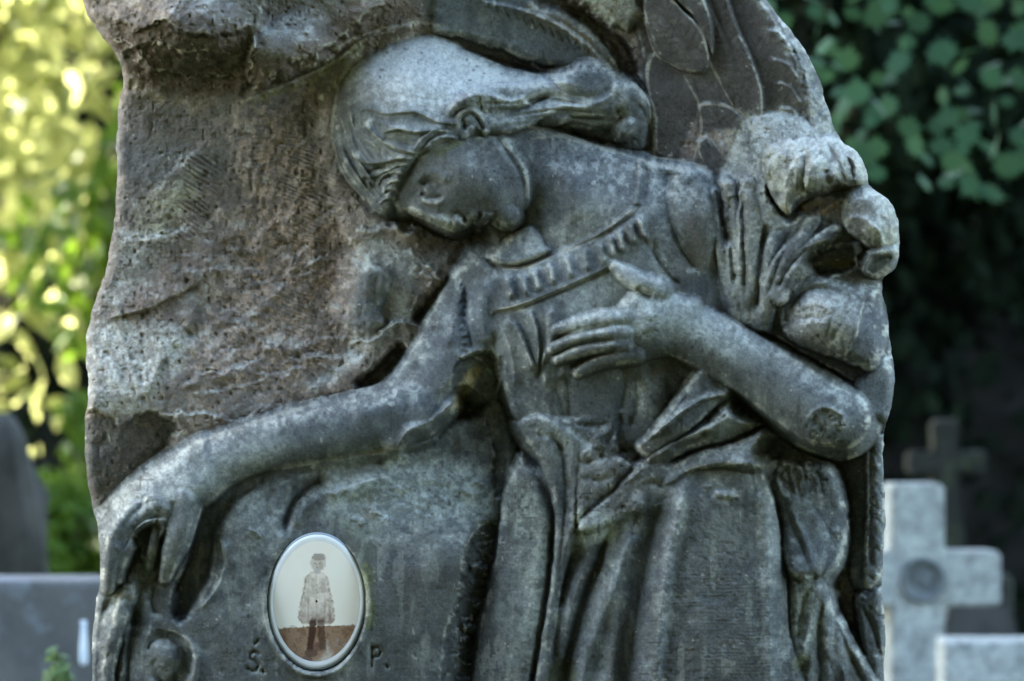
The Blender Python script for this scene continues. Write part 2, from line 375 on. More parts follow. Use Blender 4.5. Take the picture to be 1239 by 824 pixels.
    for P_ in ([(925,36),(945,40),(962,60)], [(930,70),(952,76),(970,98)], [(935,100),(955,104),(972,126)], [(940,130),(958,132),(974,148)]): stroke(P_, 9, 5, 'step', 1, jit=2)
    fi += 1
    feather([(780,84),(792,64),(812,72),(836,92),(846,118),(848,148),(842,178),(836,198),(805,192),(792,180),(788,140)],
        [(790,80,40),(820,120,47),(800,180,40),(840,150,42)], None, 8)
    feather([(818,80),(842,74),(860,72),(874,100),(890,130),(872,132),(846,128),(832,104)], [(830,85,46),(880,125,50),(860,90,50)], [(838,92),(848,124)], 8)
    feather([(842,150),(846,126),(866,122),(884,128),(898,140),(911,158),(904,178),(890,196),(868,210),(848,190)], [(850,140,48),(900,150,54),(870,195,46)], [(862,136),(874,160),(884,190)], 9)
    feather([(842,172),(852,166),(866,176),(878,200),(872,215),(854,206)], [(860,190,54)], [(852,170),(862,190)], 6)
    feather([(786,-50),(800,-30),(824,8),(842,26),(855,50),(859,72),(852,88),(828,87),(808,76),(793,62),(786,42),(779,20),(780,-20)],
        [(790,0,62),(800,50,56),(850,82,60),(830,30,66),(800,-40,70)], [(796,10),(815,36),(832,56),(846,80)], 13)
    feather([(800,-90),(830,-40),(850,-6),(862,30),(862,66),(850,44),(838,20),(815,-4),(795,-40)], [(820,-40,74),(856,50,64)], None, 9)
    # outer edge of the slab, a rough band beside the wing
    layer(BAND, [(880,-110),(900,-50),(914,-12),(935,20),(955,58),(969,95),(978,130),(984,172),(1020,178),(1006,135),(988,80),(958,36),(927,-4),(905,-60),(890,-130)],
        [(900,-40,66),(925,0,62),(960,60,60),(980,100,58),(1005,165,54),(1000,120,44),(950,30,50)], R=10, D=22, k=3, rough=1.5, jit=1.5)
    stroke([(935,5),(965,60),(988,110),(1003,160)], 4, 5, 'groove', jit=2)
    for i in range(16): a = i/15.; cx = 925+75*a; cy = 0+160*a; stroke([(cx-8,cy-4),(cx+2,cy+2),(cx+10,cy+12)], 3, 3, 'groove', jit=2)

    # --- left block with the portrait, drapery over it
    layer(BLOCK, [(118,640),(170,600),(230,580),(330,556),(420,548),(500,530),(545,510),(580,500),(600,470),(622,510),(628,560),(604,640),(592,700),(580,760),(566,905),(112,905),(112,760)],
        [(130,660,84),(200,620,70),(330,575,92),(430,558,98),(520,545,92),(590,520,70),(440,585,106),(540,585,100),(600,580,78),(440,620,108),(540,630,110),(590,650,96),
         (330,640,110),(450,660,121),(560,660,120),(250,740,121),(540,760,122),(400,880,124),(200,880,118),(150,780,100),(560,880,118),(270,690,112)],
        R=16, D=26, slope=3, k=4, rough=.5)
    # broken right edge of the block
    carve([(572,648),(600,636),(606,660),(596,720),(588,790),(582,910),(530,910),(534,830),(540,790),(552,740),(566,690)], [(575,650,92),(600,650,70),(545,800,100),(585,800,58),(530,905,104),(590,905,60)], jit=6, k=3, slope=2.5)
    ROUGH[_win(530,606,640,905)] = np.maximum(ROUGH[_win(530,606,640,905)], region([(572,648),(600,640),(606,660),(596,720),(582,910),(532,910),(540,790),(560,700)],5)[_win(530,606,640,905)]*4)
    for i in range(36):
        a = i/35.; cx = 590-38*a+14*(_rt[1,i]-.5); cy = 650+230*a; stroke([(cx-12,cy+4*_rt[2,i]),(cx,cy-6+9*_rt[3,i]),(cx+14,cy+6)], 6, 5*_rt[4,i]+2, 'step', 1, jit=4)
    carve([(598,470),(618,505),(632,530),(628,556),(612,590),(602,600),(596,575),(600,540),(586,505)], [(610,520,62),(608,590,70)], jit=4)
    # upper slanting drapery
    stroke([(400,552),(455,544),(505,534),(545,512),(580,492)], 10, 7, 'ridge')
    stroke([(425,574),(470,566),(520,560),(560,540)], 8, 5, 'groove')
    stroke([(395,598),(440,582),(480,572)], 14, 6, 'step', 1)
    stroke([(470,610),(510,590),(540,596),(566,618)], 9, 3.5, 'groove', jit=3)
    stroke([(452,560),(438,586),(420,602)], 7, 5, 'ridge')
    for i in range(24):
        a = 380+200*_rt[12,i]; b = 580+60*_rt[13,i]; stroke([(a,b),(a+12,b+6*_rt[14,i]-2),(a+22,b+7)], 4.5, 2.2, 'step', 1, jit=3)
    # the left arm of the figure reaches across (made before the folds beside the hand)
    stroke([(318,574),(360,563),(400,557),(455,549),(500,541),(530,530)], 4, 6, 'ridge')
    stroke([(330,584),(380,570),(440,562),(490,556)], 7, 7, 'groove')
    # cloth falling beside the hand
    layer(CLOTH, [(326,583),(300,592),(282,605),(266,632),(262,660),(270,686),(262,712),(246,732),(224,748),(232,770),(262,764),(300,730),(330,690),(352,660),(372,630),(420,600),(400,575),(360,570)],
        [(320,590,104),(280,625,112),(300,650,120),(340,620,112),(255,740,120),(300,700,122),(390,590,98)], R=12, D=26, slope=5, k=9, rough=.5)
    stroke([(402,580),(376,588),(358,602),(347,626),(343,650)], [11,9,5], 21, 'groove', taper=.15)
    stroke([(410,590),(386,600),(368,616),(358,640)], 7, 5, 'ridge')
    stroke([(330,590),(322,612),(330,630)], 5, 5, 'groove')
    stroke([(470,560),(430,566),(396,580)], 9, 9, 'groove')
    stroke([(264,650),(272,680),(258,716),(238,738)], 8, 10, 'step', -1)
    stroke([(300,640),(310,643),(316,650)], 4, 6, 'step', 1)
    carve([(332,576),(310,578),(285,586),(262,600),(246,622),(236,655),(226,690),(214,712),(210,738),(216,750),(226,740),(240,716),(252,690),(256,660),(260,632),(274,610),(300,594)],
        [(325,578,98),(280,596,90),(244,650,84),(218,740,88),(235,700,84)], k=7)

    # --- head: hair mass
    layer(HAIR, [(404,166),(405,122),(422,84),(456,56),(494,43),(530,41),(558,53),(586,68),(620,82),(660,88),(700,78),(728,78),(748,90),(770,102),(788,124),(795,152),(786,178),(766,186),
        (735,178),(705,166),(680,156),(640,154),(600,162),(560,176),(533,190),(510,191),(499,206),(488,226),(480,244),(474,257),(458,258),(432,228),(412,198)],
        [(406,165,40),(410,120,46),(430,85,50),(460,62,52),(500,48,56),(530,46,56),(560,62,58),(600,78,58),(660,95,52),(470,110,96),(500,100,104),(440,150,84),(520,130,112),(560,120,110),
         (430,200,70),(455,230,72),(480,200,104),(500,170,116),(540,165,116),(475,245,88),(600,120,92),(640,110,74),(650,140,72),(700,100,64),(700,150,60),(760,130,66),(770,170,46),(785,150,44),(740,170,44)],
        R=15, D=30, slope=4, k=4, rough=.4)
    # --- face, neck, shoulders: one skin
    layer(BODY, [(560,168),(600,158),(640,152),(680,160),(740,180),(800,196),(856,206),(866,240),(860,300),(800,330),(700,330),(640,324),(596,318),(622,284),(600,300)],
        [(600,180,84),(640,160,70),(628,200,86),(642,220,85),(655,250,82),(668,200,84),(680,170,70),(700,220,106),(680,280,102),(740,190,80),(760,230,112),(800,210,92),(830,250,116),(850,220,92),(850,300,112),
         (640,320,84),(596,315,66),(620,290,60),(700,300,106),(720,320,110)], R=10, D=20, slope=4, k=3, rough=.2)
    layer(BODY, [(508,180),(534,172),(562,160),(592,158),(606,170),(618,188),(630,208),(637,232),(638,256),(634,272),(620,277),(606,270),(600,275),(594,268),(588,272),(580,275),(572,271),(566,276),(560,279),(548,281),(536,276),
        (522,270),(508,264),(494,260),(482,254),(476,240),(486,218),(498,198)],
        [(480,244,72),(490,225,88),(500,200,104),(530,185,116),(560,170,112),(590,165,98),(612,190,102),(632,232,94),(634,262,82),(600,230,120),(560,210,126),(540,240,118),(510,240,106),(505,258,92),
         (530,262,108),(548,272,106),(575,262,106),(600,258,110),(618,264,98),(585,245,118),(575,232,122),(505,222,100)], R=10, D=50, slope=5, k=3, rough=.15)
    tube(BODY, [(600,174,96,14),(612,194,97,17),(622,218,96,18),(626,240,92,16)], k=20, flat=.7, rough=.15)
    tube(BODY, [(556,178,112,12),(532,190,110,14),(510,204,102,15),(496,224,92,14),(488,242,84,12)], k=10, flat=.5, rough=.15)
    # jaw and neck
    stroke([(608,168),(622,186),(634,210),(640,236),(637,262)], 5, 2.5, 'ridge')
    stroke([(668,196),(690,230),(700,268)], 16, 4, 'ridge')
    # closed eye: socket, brow, lid, lash line
    dent(523, 229, 16, 12, 9, 20); dent(505, 240, 9, 7, 3)
    stroke([(502,226),(508,214),(520,208),(534,212),(542,222)], 6, 4, 'ridge')
    blob(BODY, 523, 231, 11, 7, 108.5, 6, 20, k=5, rough=.15)
    stroke([(511,224),(519,219),(529,221),(536,229)], 2.2, 3.5, 'groove'); stroke([(509,233),(517,239),(528,240),(537,235)], 2.4, 6, 'groove'); stroke([(510,238),(518,244),(529,245),(538,240)], 4, 3, 'ridge')
    # nose: ridge along the lower profile, wing, fold to the cheek
    stroke([(492,250),(506,258),(520,265),(534,271),(546,276)], [6,6,7,8,7], [3,6,8,10,10], 'ridge', taper=.1)
    stroke([(504,247),(518,252),(532,257),(545,258)], 6, 4, 'groove', taper=.25)
    blob(BODY, 553, 268, 7.5, 6.5, 115, 8, 30, k=5, rough=.15); stroke([(545,258),(554,257),(562,262),(562,271)], 2.6, 5, 'groove'); dent(556, 276, 3.5, 3, 8)
    # mouth and chin
    stroke([(568,276),(570,266),(577,256)], 5, 5, 'ridge'); stroke([(586,276),(587,266),(590,256)], 6, 5, 'ridge'); stroke([(577,279),(579,268),(584,255)], 2.3, 7, 'groove', taper=.2)
    stroke([(599,277),(600,266),(599,254)], 5, 4, 'groove'); blob(BODY, 614, 261, 15, 13, 109, 13, 0, k=12, rough=.15); dent(582, 248, 9, 5, 2.5)
    # hair: strands and waves
    hs = [([(560,150),(545,150),(525,146),(505,136),(486,136),(466,138),(446,132),(430,134)],6,4,1),
          ([(540,152),(522,158),(502,160),(482,157),(462,160)],6,6,1), ([(548,160),(528,158),(510,168),(500,184)],5,6,-1), ([(556,168),(540,165),(522,170),(512,184)],5,5,-1),
          ([(505,186),(488,183),(470,176),(452,162),(440,150)],6,7,1), ([(500,192),(484,192),(466,196),(446,198),(424,186)],6,7,1), ([(498,200),(482,200),(470,206),(452,214),(436,212)],5,5,1),
          ([(490,212),(476,208),(464,214),(456,226)],4,5,1), ([(486,220),(474,220),(464,228),(466,236),(474,234)],4,5,1), ([(482,232),(472,228),(462,234),(456,244)],4,4,1),
          ([(480,242),(468,240),(458,248)],4,5,1),
          ([(408,160),(414,186),(426,206),(446,232)],8,6,-1), ([(412,140),(420,170),(436,200),(454,222)],8,5,-1), ([(420,120),(426,150),(444,172),(462,180)],9,4,-1),
          ([(436,160),(446,146),(462,148),(486,156)],8,3,1)]
    for P, w, a, s in hs: stroke(P, w, a*1.25, 'step', s)
    for P, w, a in [([(552,166),(538,172),(520,180),(510,186)],3,3), ([(546,158),(526,164),(514,176)],2.6,3), ([(470,222),(462,226),(460,236),(468,238)],2.5,3), ([(500,176),(480,170),(462,168)],3,3),
                    ([(496,196),(474,200),(450,206)],3,3), ([(416,176),(432,206),(452,234)],3,3), ([(411,150),(416,180),(434,212)],3,2.5), ([(430,140),(440,168),(466,188)],3,2.5)]: stroke(P, w, a*1.3, 'groove')
    # strands swept back over and behind the ear
    layer(HAIR, [(538,140),(552,122),(572,112),(598,114),(618,120),(634,116),(640,126),(624,132),(600,138),(578,144),(566,134),(552,136),(546,150)], [(545,140,119),(575,122,122),(620,124,104)], R=8, D=12, k=3, rough=1.4, jit=1.5)
    tube(HAIR, [(560,140,110,8),(585,148,110,12),(612,150,102,12),(640,140,92,11),(668,128,84,10),(700,126,80,10),(724,122,78,9),(738,108,70,8)], k=3, rough=.5)
    tube(HAIR, [(596,156,96,6),(625,150,92,7),(655,138,84,7),(690,134,78,7),(730,132,74,8),(756,118,70,8)], k=3, rough=.5)
    tube(HAIR, [(600,112,98,9),(632,112,88,10),(660,108,78,9),(678,116,78,8),(700,122,78,7)], k=6, flat=.6, rough=.6)
    strands([(408,140),(415,180),(434,214),(458,248)], [(452,112),(452,146),(474,174),(508,188)], 11, 2.0, 2.6)
    strands([(575,122),(620,122),(665,114),(705,120),(748,104)], [(600,160),(650,150),(700,150),(765,168)], 9, 2.0, 3.0)
    strands([(470,240),(462,232),(464,220),(480,212)], [(458,252),(440,232),(446,206),(486,200)], 6, 1.8, 2.4)
    strands([(440,90),(500,100),(560,108),(640,108)], [(430,120),(480,134),(520,140),(556,150)], 5, 1.8, .5)
    layer(HAIR, [(672,98),(690,86),(706,74),(726,76),(742,90),(744,108),(728,120),(706,120),(684,112)], [(700,95,82),(740,100,70)], R=16, D=20, k=2, rough=.5)
    stroke([(655,142),(670,132),(690,128),(712,128),(735,120),(745,100)], 4, 6, 'ridge')
    stroke([(648,150),(680,150),(700,158),(735,158),(755,150)], 5, 9, 'groove'); stroke([(660,152),(690,160),(720,170),(760,176)], 6, 8, 'groove')
    blob(HAIR, 672, 142, 16, 7, 80, 8, -12, k=2, rough=.6); blob(HAIR, 757, 155, 14, 10, 71, 9, -40, k=8, rough=.6)
    stroke([(768,120),(780,140),(784,160),(776,178)], 4, 5, 'groove'); stroke([(742,130),(752,142),(745,158),(728,166)], 4, 5, 'groove')
    for i in range(12):
        a = 672+i*8; stroke([(a,154+i*.9),(a+10,162+i*.8),(a+14,170+i*.8)], 2.5, 3, 'groove')
    # ear
    layer(BODY, [(550,146),(556,134),(568,129),(580,134),(588,146),(592,160),(586,164),(576,156),(566,166),(560,172),(554,160)], [(560,140,122),(585,155,116),(560,165,118)], R=6, D=9, k=2, rough=.2)
    stroke([(555,150),(562,140),(572,138),(580,148),(586,160)], 3.4, 7, 'groove'); dent(562, 152, 5, 6, 8); stroke([(562,170),(567,160),(572,152)], 3, 4, 'ridge')

    # --- dress: bodice
    layer(DRESS, [(588,314),(600,322),(625,323),(655,313),(700,296),(742,272),(768,248),(771,192),(800,198),(832,202),(858,222),(862,262),(870,310),(880,350),(890,400),(880,470),(890,520),(920,570),(860,580),(760,560),(700,540),
          (650,530),(625,512),(606,460),(590,420),(572,400),(566,350),(576,326)],
        [(576,330,74),(572,380,78),(592,340,98),(600,322,92),(640,330,108),(700,300,116),(760,255,122),(780,200,92),(820,205,90),(850,230,98),(830,280,116),(800,300,124),(865,330,104),(600,400,104),(620,480,104),
         (640,400,122),(700,400,132),(760,400,130),(700,480,120),(760,480,118),(820,450,118),(860,380,112),(640,520,104),(720,540,112),(800,560,112),(870,560,104),(880,450,92),(668,360,124)], R=8, D=24, slope=4, k=2.5, rough=.3)
    stroke([(590,312),(600,321),(625,323),(655,313),(700,296),(742,272),(768,250)], 3, 4, 'ridge', taper=.04)
    stroke([(594,327),(630,329),(662,319),(706,302),(748,276)], 3, 3.2, 'groove', taper=.04)
    stroke([(594,377),(633,368),(705,338),(750,316)], 10, 6, 'step', -1, taper=.06)
    stroke([(594,381),(633,372),(705,342),(745,324)], 2.6, 2.5, 'groove', taper=.04)
    for cx, cy in [(616,348),(634,345),(649,339),(667,331),(688,323),(708,315),(728,307),(740,298),(751,292),(764,282),(776,276)]:
        l = 15 if cx < 735 else 15; stroke([(cx-3,cy-l),(cx+4,cy+l)], 4.4, 10, 'ridge', taper=.25)
    stroke([(771,192),(772,220),(769,248)], 9, 6, 'step', -1, taper=.03); stroke([(781,200),(782,225),(776,250)], 3, 5, 'groove')
    stroke([(808,204),(806,240),(812,270),(826,300),(842,328)], 8, 7, 'groove', taper=.06)
    layer(DRESS, [(812,222),(822,206),(838,206),(852,222),(862,252),(866,290),(862,326),(846,332),(830,312),(818,280),(810,250)], [(830,220,106),(850,260,122),(832,280,126),(850,320,112)], R=13, D=12, k=3, rough=.5)
    stroke([(788,290),(796,312),(812,336),(824,345)], 4, 5, 'groove'); stroke([(793,300),(806,325),(818,340)], 4, 3.5, 'ridge'); stroke([(770,270),(785,300),(800,318)], 3, 3, 'groove')
    # pendant cloth under the chin
    layer(DRESS, [(592,312),(606,300),(622,284),(640,271),(652,280),(660,296),(668,303),(650,313),(625,321),(604,321)], [(600,312,94),(640,280,88),(640,312,108),(660,300,104)], R=8, D=14, k=2, rough=.5)
    # bodice folds
    for P, w, a in [([(614,384),(628,400),(640,430),(648,448)],8,9), ([(640,372),(650,400),(652,430),(648,455)],8,6), ([(622,470),(618,430),(606,395)],8,4), ([(660,384),(664,410),(656,440),(660,470)],8,5)]:
        stroke(P, w, a, 'step', 1 if P[0][0] < 650 else -1)
    for P, w, a in [([(596,400),(604,450),(622,490)],5,5), ([(650,460),(662,440),(680,450)],5,4), ([(684,452),(688,480),(690,510)],7,7),([(670,462),(678,490),(684,515)],5,5), ([(752,440),(756,470),(750,500)],6,6),([(790,440),(785,462)],5,5)]: stroke(P, w, a, 'groove')
    stroke([(662,370),(670,410),(664,450)], 10, 5, 'ridge'); stroke([(590,330),(590,380),(596,430),(610,480),(634,512)], 9, 6, 'ridge')
    dent(782, 484, 20, 32, -9, 15)
    stroke([(768,450),(772,490),(762,520)], 6, 6, 'groove'); stroke([(806,455),(812,480),(800,510)], 6, 5, 'groove')
    stroke([(842,446),(826,480),(806,512),(790,530)], 7, 8, 'step', 1, jit=1); stroke([(832,450),(812,486),(796,512)], 5, 5, 'groove', jit=1)
    # sleeve and left upper arm
    layer(DRESS, [(545,338),(560,322),(580,312),(596,320),(596,350),(594,380),(598,410),(604,440),(600,462),(582,470),(566,462),(548,470),(538,490),(520,520),(492,540),(470,545),(440,520),(455,480),(480,452),(502,415),(524,372)],
        [(560,330,74),(580,330,90),(575,380,102),(540,380,84),(555,400,104),(520,420,88),(530,440,108),(570,440,110),(480,460,78),(500,490,116),(470,520,116),(500,525,118),(535,480,114),(590,420,104)], R=14, D=16, slope=3, k=10, rough=.3)
    stroke([(566,340),(563,375),(568,405),(572,430)], 4, 6, 'groove'); stroke([(556,345),(549,385),(540,420)], 6, 4, 'ridge'); stroke([(580,335),(584,380),(590,420)], 8, 5, 'ridge')
    for i in range(12): stroke([(558+(_rt[20,i]-.5)*10,335+i*9),(566+(_rt[21,i]-.5)*10,340+i*9)], 3.5, 3.5, 'groove', jit=2)
    carve([(552,440),(566,432),(584,428),(596,436),(600,462),(594,486),(570,500),(548,508),(540,500),(546,478),(548,458)], [(556,470,96),(590,440,74),(590,480,70),(545,500,92),(570,490,82)], k=3, jit=3)
    stroke([(556,436),(572,432),(588,442),(596,456)], 6, 8, 'step', -1, jit=3)
    # left forearm and hand
    tube(BODY, [(500,500,120,35),(455,511,121,34),(400,523,120,31),(350,534,120,29),(300,546,121,28),(265,561,124,29),(235,582,127,32)], k=8, flat=.75, rough=.25)
    stroke([(490,488),(455,494),(425,500)], 14, 4, 'ridge')
    layer(DRESS, [(480,545),(492,522),(516,510),(534,498),(546,488),(549,503),(536,524),(514,540),(496,550)], [(500,530,114),(520,510,122),(540,500,112)], R=6, D=6, k=6, rough=.5)
    stroke([(483,549),(505,546),(526,532),(546,510),(552,494)], 3.5, 6, 'groove'); stroke([(490,532),(505,522),(520,505),(534,470)], 4, 4, 'groove')
    # back of the hand, bent wrist
    layer(BODY, [(250,530),(268,562),(262,592),(248,610),(238,640),(226,672),(210,690),(196,690),(192,668),(196,648),(186,640),(168,646),(150,662),(140,690),(130,714),(122,700),(118,680),(118,655),(124,636),(142,608),(166,584),(196,560),(224,542)],
        [(250,550,124),(225,560,122),(235,590,132),(190,580,118),(205,610,136),(150,615,112),(165,625,130),(128,650,104),(135,670,124),(125,700,112),(215,650,134),(205,680,126),(240,620,122),(185,640,128)], R=17, D=34, slope=4, k=5, rough=.3)
    tube(BODY, [(168,622,134,16),(150,640,136,13),(138,662,134,11),(132,690,128,9),(131,710,120,7)], k=5, flat=.8)
    tube(BODY, [(186,612,138,14),(172,634,138,10),(158,652,134,9),(146,676,128,8),(140,700,118,7)], k=4, flat=.8)
    tube(BODY, [(222,606,138,16),(218,632,138,14),(212,658,134,12),(205,682,126,9),(200,700,116,7)], k=5, flat=.8)
    tube(BODY, [(202,616,138,10),(196,634,132,8),(184,652,124,7),(178,672,114,6)], k=4, flat=.8)
    stroke([(190,604),(172,612),(152,634),(140,662)], 5, 5, 'groove'); stroke([(210,606),(206,624),(200,640)], 5, 4, 'groove')
    stroke([(205,628),(188,626),(172,632),(160,646),(150,668)], 7, 9, 'cut', 1, taper=.2)
    carve([(164,652),(176,643),(189,640),(186,656),(179,672),(170,666)], [(176,655,102)], k=4); 
    tube(BODY, [(190,640,122,6),(185,662,120,6),(180,684,112,6)], k=3)
    # garland of lilies under the hand
    layer(LILY, [(112,740),(122,718),(142,706),(158,680),(176,672),(196,690),(214,712),(216,736),(208,750),(188,754),(172,790),(168,905),(112,905)],
        [(115,760,78),(150,720,104),(180,690,96),(200,730,98),(130,820,92),(160,820,104),(150,900,90),(175,760,98)], R=12, D=24, slope=4, k=4, rough=.8)
    for P, w, a in [([(140,712),(124,750),(118,800),(116,860)],6,9), ([(158,728),(146,770),(140,820),(142,880)],6,10), ([(166,738),(158,780),(154,830),(156,880)],5,9), ([(176,700),(166,730),(164,760)],5,8), ([(190,694),(184,720),(190,748)],5,7)]: stroke(P, w, a, 'groove')
    for P, w, a in [([(150,722),(133,760),(128,820),(130,880)],6,7), ([(162,716),(152,760),(148,830)],5,5)]: stroke(P, w, a, 'ridge')
    tube(LILY, [(156,712,112,9),(148,740,116,9),(136,780,112,9),(130,830,108,9),(132,890,104,9)], k=3, rough=.7)
    stroke([(140,728),(150,724),(158,728),(154,742)], 4, 6, 'groove')
    layer(LILY, [(168,752),(186,746),(212,750),(240,762),(262,772),(248,800),(234,840),(214,860),(180,850),(170,800)], [(180,755,104),(240,770,120),(200,850,92),(170,800,88)], R=9, D=14, k=4, rough=.7)
    carve([(170,790),(174,772),(190,764),(214,768),(230,786),(230,812),(214,832),(192,828),(176,814)], [(200,798,106)], k=4)
    blob(BUD, 199, 799, 28, 31, 120, 30, -20, k=2, rough=.9)
    stroke([(176,792),(186,776),(204,770),(220,780)], 3.5, 3, 'groove'); stroke([(180,800),(196,810),(214,806)], 6, 3, 'groove', jit=3)
    stroke([(186,752),(176,776),(176,806),(190,832),(206,852)], 5, 7, 'ridge'); stroke([(218,770),(236,790),(234,818),(222,846)], 4, 6, 'ridge')

    # --- lower figure: sash, skirt, side cloth
    layer(DRESS, [(622,562),(632,550),(650,565),(700,560),(760,556),(860,560),(915,562),(930,590),(945,640),(953,700),(956,760),(956,905),(560,905),(568,840),(578,760),(594,680),(604,620)],
        [(606,640,86),(640,600,104),(600,760,92),(640,760,112),(575,880,90),(640,880,116),(700,600,116),(700,700,116),(680,800,112),(750,650,120),(740,800,124),(800,620,136),(870,620,148),(930,620,122),(790,760,142),(870,760,158),
         (945,760,128),(870,880,160),(780,880,140),(948,880,126),(870,575,134)], R=12, D=26, slope=4, k=3, rough=.6)
    # smooth light pillow at the left of the skirt
    layer(DRESS, [(604,640),(610,600),(620,572),(634,562),(650,576),(663,604),(668,640),(664,690),(656,750),(644,820),(636,905),(562,905),(570,830),(580,760),(594,700)],
        [(625,575,112),(610,640,104),(650,640,120),(600,740,110),(650,740,122),(580,880,110),(630,880,122)], R=17, D=18, slope=4, k=2, rough=.45)
    stroke([(668,630),(668,690),(658,760),(646,830),(640,890)], 5, 10, 'groove', taper=.08)
    # hanging folds from the knot
    layer(SASH, [(625,512),(640,504),(658,502),(676,512),(694,524),(702,545),(700,600),(690,660),(678,720),(668,790),(650,905),(636,905),(650,800),(664,720),(672,640),(664,590),(650,552),(636,532)],
        [(632,514,114),(660,510,126),(690,540,128),(680,620,128),(668,740,126),(655,880,124)], R=8, D=11, slope=4, k=3, rough=.7)
    stroke([(670,520),(682,560),(684,620),(676,700),(664,800)], 5, 6, 'groove'); stroke([(660,516),(668,560),(674,620)], 7, 4, 'ridge')
    layer(SASH, [(664,506),(690,506),(712,500),(742,490),(752,510),(746,540),(762,560),(796,560),(806,580),(786,606),(760,628),(722,640),(700,640),(698,600),(700,560),(690,530)],
        [(690,510,122),(730,510,120),(710,560,132),(750,560,134),(720,610,134),(790,580,134),(740,630,130)], R=8, D=9, slope=3, k=6, rough=1.1, jit=2)
    for P, w, a in [([(690,520),(712,534),(724,546),(744,540)],5,5), ([(700,562),(722,556),(742,552),(760,540)],5,5), ([(782,540),(764,566),(740,596),(716,612),(694,640)],4,9), ([(752,500),(744,520),(730,540)],5,6),
                    ([(690,510),(708,516),(740,512)],4,4), ([(700,580),(730,580),(750,574)],5,3), ([(775,590),(790,584),(806,592)],4,5), ([(650,526),(668,530),(684,548)],4,4)]: stroke(P, w, a*1.2, 'groove', jit=1.5)
    dent(727, 552, 5, 4, 7); dent(746, 548, 9, 5, 6, -15); dent(768, 545, 10, 7, 6)
    for i in range(22):
        a = 700+90*_rt[22,i]; b = 520+105*_rt[23,i]; t = -.9+_rt[24,i]*.5; stroke([(a,b),(a+10*math.cos(t),b+10*math.sin(t)),(a+20*math.cos(t),b+22*math.sin(t))], 4, 2.6, 'step', 1, jit=3)
    # three pointed folds to the right of the waist, lowest first
    layer(SASH, [(800,586),(812,560),(850,545),(890,536),(914,522),(938,518),(945,526),(936,540),(926,548),(918,564),(896,566),(868,565),(836,572),(812,588)],
        [(810,580,138),(860,555,148),(910,545,150),(940,525,136)], R=7, D=18, slope=4, k=2, rough=.5)
    layer(SASH, [(780,560),(800,542),(830,528),(858,512),(880,496),(900,490),(918,496),(927,506),(914,518),(900,527),(878,537),(846,543),(822,552),(802,568)],
        [(790,555,138),(850,525,152),(905,500,152),(922,506,136)], R=7, D=17, slope=4, k=2, rough=.4)
    stroke([(811,543),(836,535),(852,527),(856,520)], 4, 10, 'groove')
    layer(SASH, [(768,540),(786,524),(806,500),(824,476),(840,452),(854,444),(872,452),(893,468),(890,478),(872,490),(850,508),(832,524),(806,540),(784,556)],
        [(780,540,136),(830,490,148),(860,465,142),(888,472,128),(830,520,150)], R=7, D=17, slope=4, k=2.5, rough=.5)
    stroke([(785,533),(800,520),(818,505),(847,487),(874,478),(890,474)], 5, 12, 'step', -1, taper=.06)
    stroke([(851,510),(862,511),(878,502),(890,494)], 3.6, 9, 'groove'); stroke([(812,510),(830,480),(838,460)], 5, 4, 'groove', jit=1); stroke([(876,541),(894,536),(912,526)], 4, 5, 'ridge')
    # skirt pleats
    for P, w, a in [([(834,572),(816,640),(802,720),(792,820),(788,890)],9,13), ([(914,572),(926,620),(930,700),(932,800),(930,890)],10,11), ([(768,630),(752,680),(730,740),(708,800),(696,860)],9,10),
                    ([(722,660),(704,700),(690,750),(676,810)],7,8), ([(752,700),(744,760),(736,860)],9,5)]: stroke(P, w, a, 'ridge')
    for P, w, a in [([(806,590),(790,650),(776,720),(764,800),(756,880)],12,14), ([(742,630),(724,680),(704,730),(690,780),(680,850)],8,14), ([(944,640),(948,700),(950,800)],6,6), ([(872,600),(866,700),(864,860)],22,5),
                    ([(772,620),(764,650)],6,5), ([(700,660),(688,690),(676,740)],6,9)]: stroke(P, w, a, 'groove')
    dent(718, 640, 30, 22, -9, -12); dent(858, 588, 8, 3, -4); blob(DRESS, 878, 598, 13, 5, 150, 6, 8, k=3, rough=.8); dent(774, 612, 16, 12, -5)
    # side cloth, tied, fanning out below
    layer(CLOTH, [(905,552),(940,540),(975,548),(1000,562),(1015,580),(1024,615),(1026,650),(1018,680),(1004,698),(1002,716),(1020,760),(1048,800),(1068,840),(1068,905),(956,905),(955,800),(952,700),(940,620)],
        [(915,560,70),(960,560,84),(1000,590,98),(950,640,106),(1018,640,92),(980,660,112),(990,700,116),(960,700,112),(980,760,112),(1030,800,92),(965,860,112),(1060,880,80)], R=12, D=24, slope=4, k=4, rough=.7, jit=1)
    layer(CLOTH, [(948,620),(958,600),(976,600),(994,624),(1004,652),(996,690),(976,702),(956,696),(948,668)], [(955,640,110),(985,620,106),(975,690,128),(1000,660,112)], R=12, D=16, k=4, rough=.4)
    for P, w, a, k_ in [([(940,580),(958,620),(976,660),(984,690)],4,6,'ridge'), ([(946,600),(962,640),(974,668),(980,694)],4,6,'groove'), ([(1004,640),(1022,650),(1012,680),(994,700)],6,8,'ridge'),
        ([(958,702),(975,696),(990,698)],4,10,'groove'), ([(992,702),(986,730),(976,770),(970,800)],5,9,'ridge'), ([(980,710),(972,740),(966,780)],4,7,'groove'), ([(1000,706),(996,740),(1000,780),(1010,830)],5,8,'ridge'),
        ([(996,716),(992,760),(990,820),(992,880)],4,9,'groove'), ([(1006,730),(1018,770),(1036,810),(1052,850)],4,8,'groove'), ([(1010,740),(1030,780),(1052,820)],5,6,'ridge'), ([(986,780),(980,820),(984,870)],5,7,'ridge'),
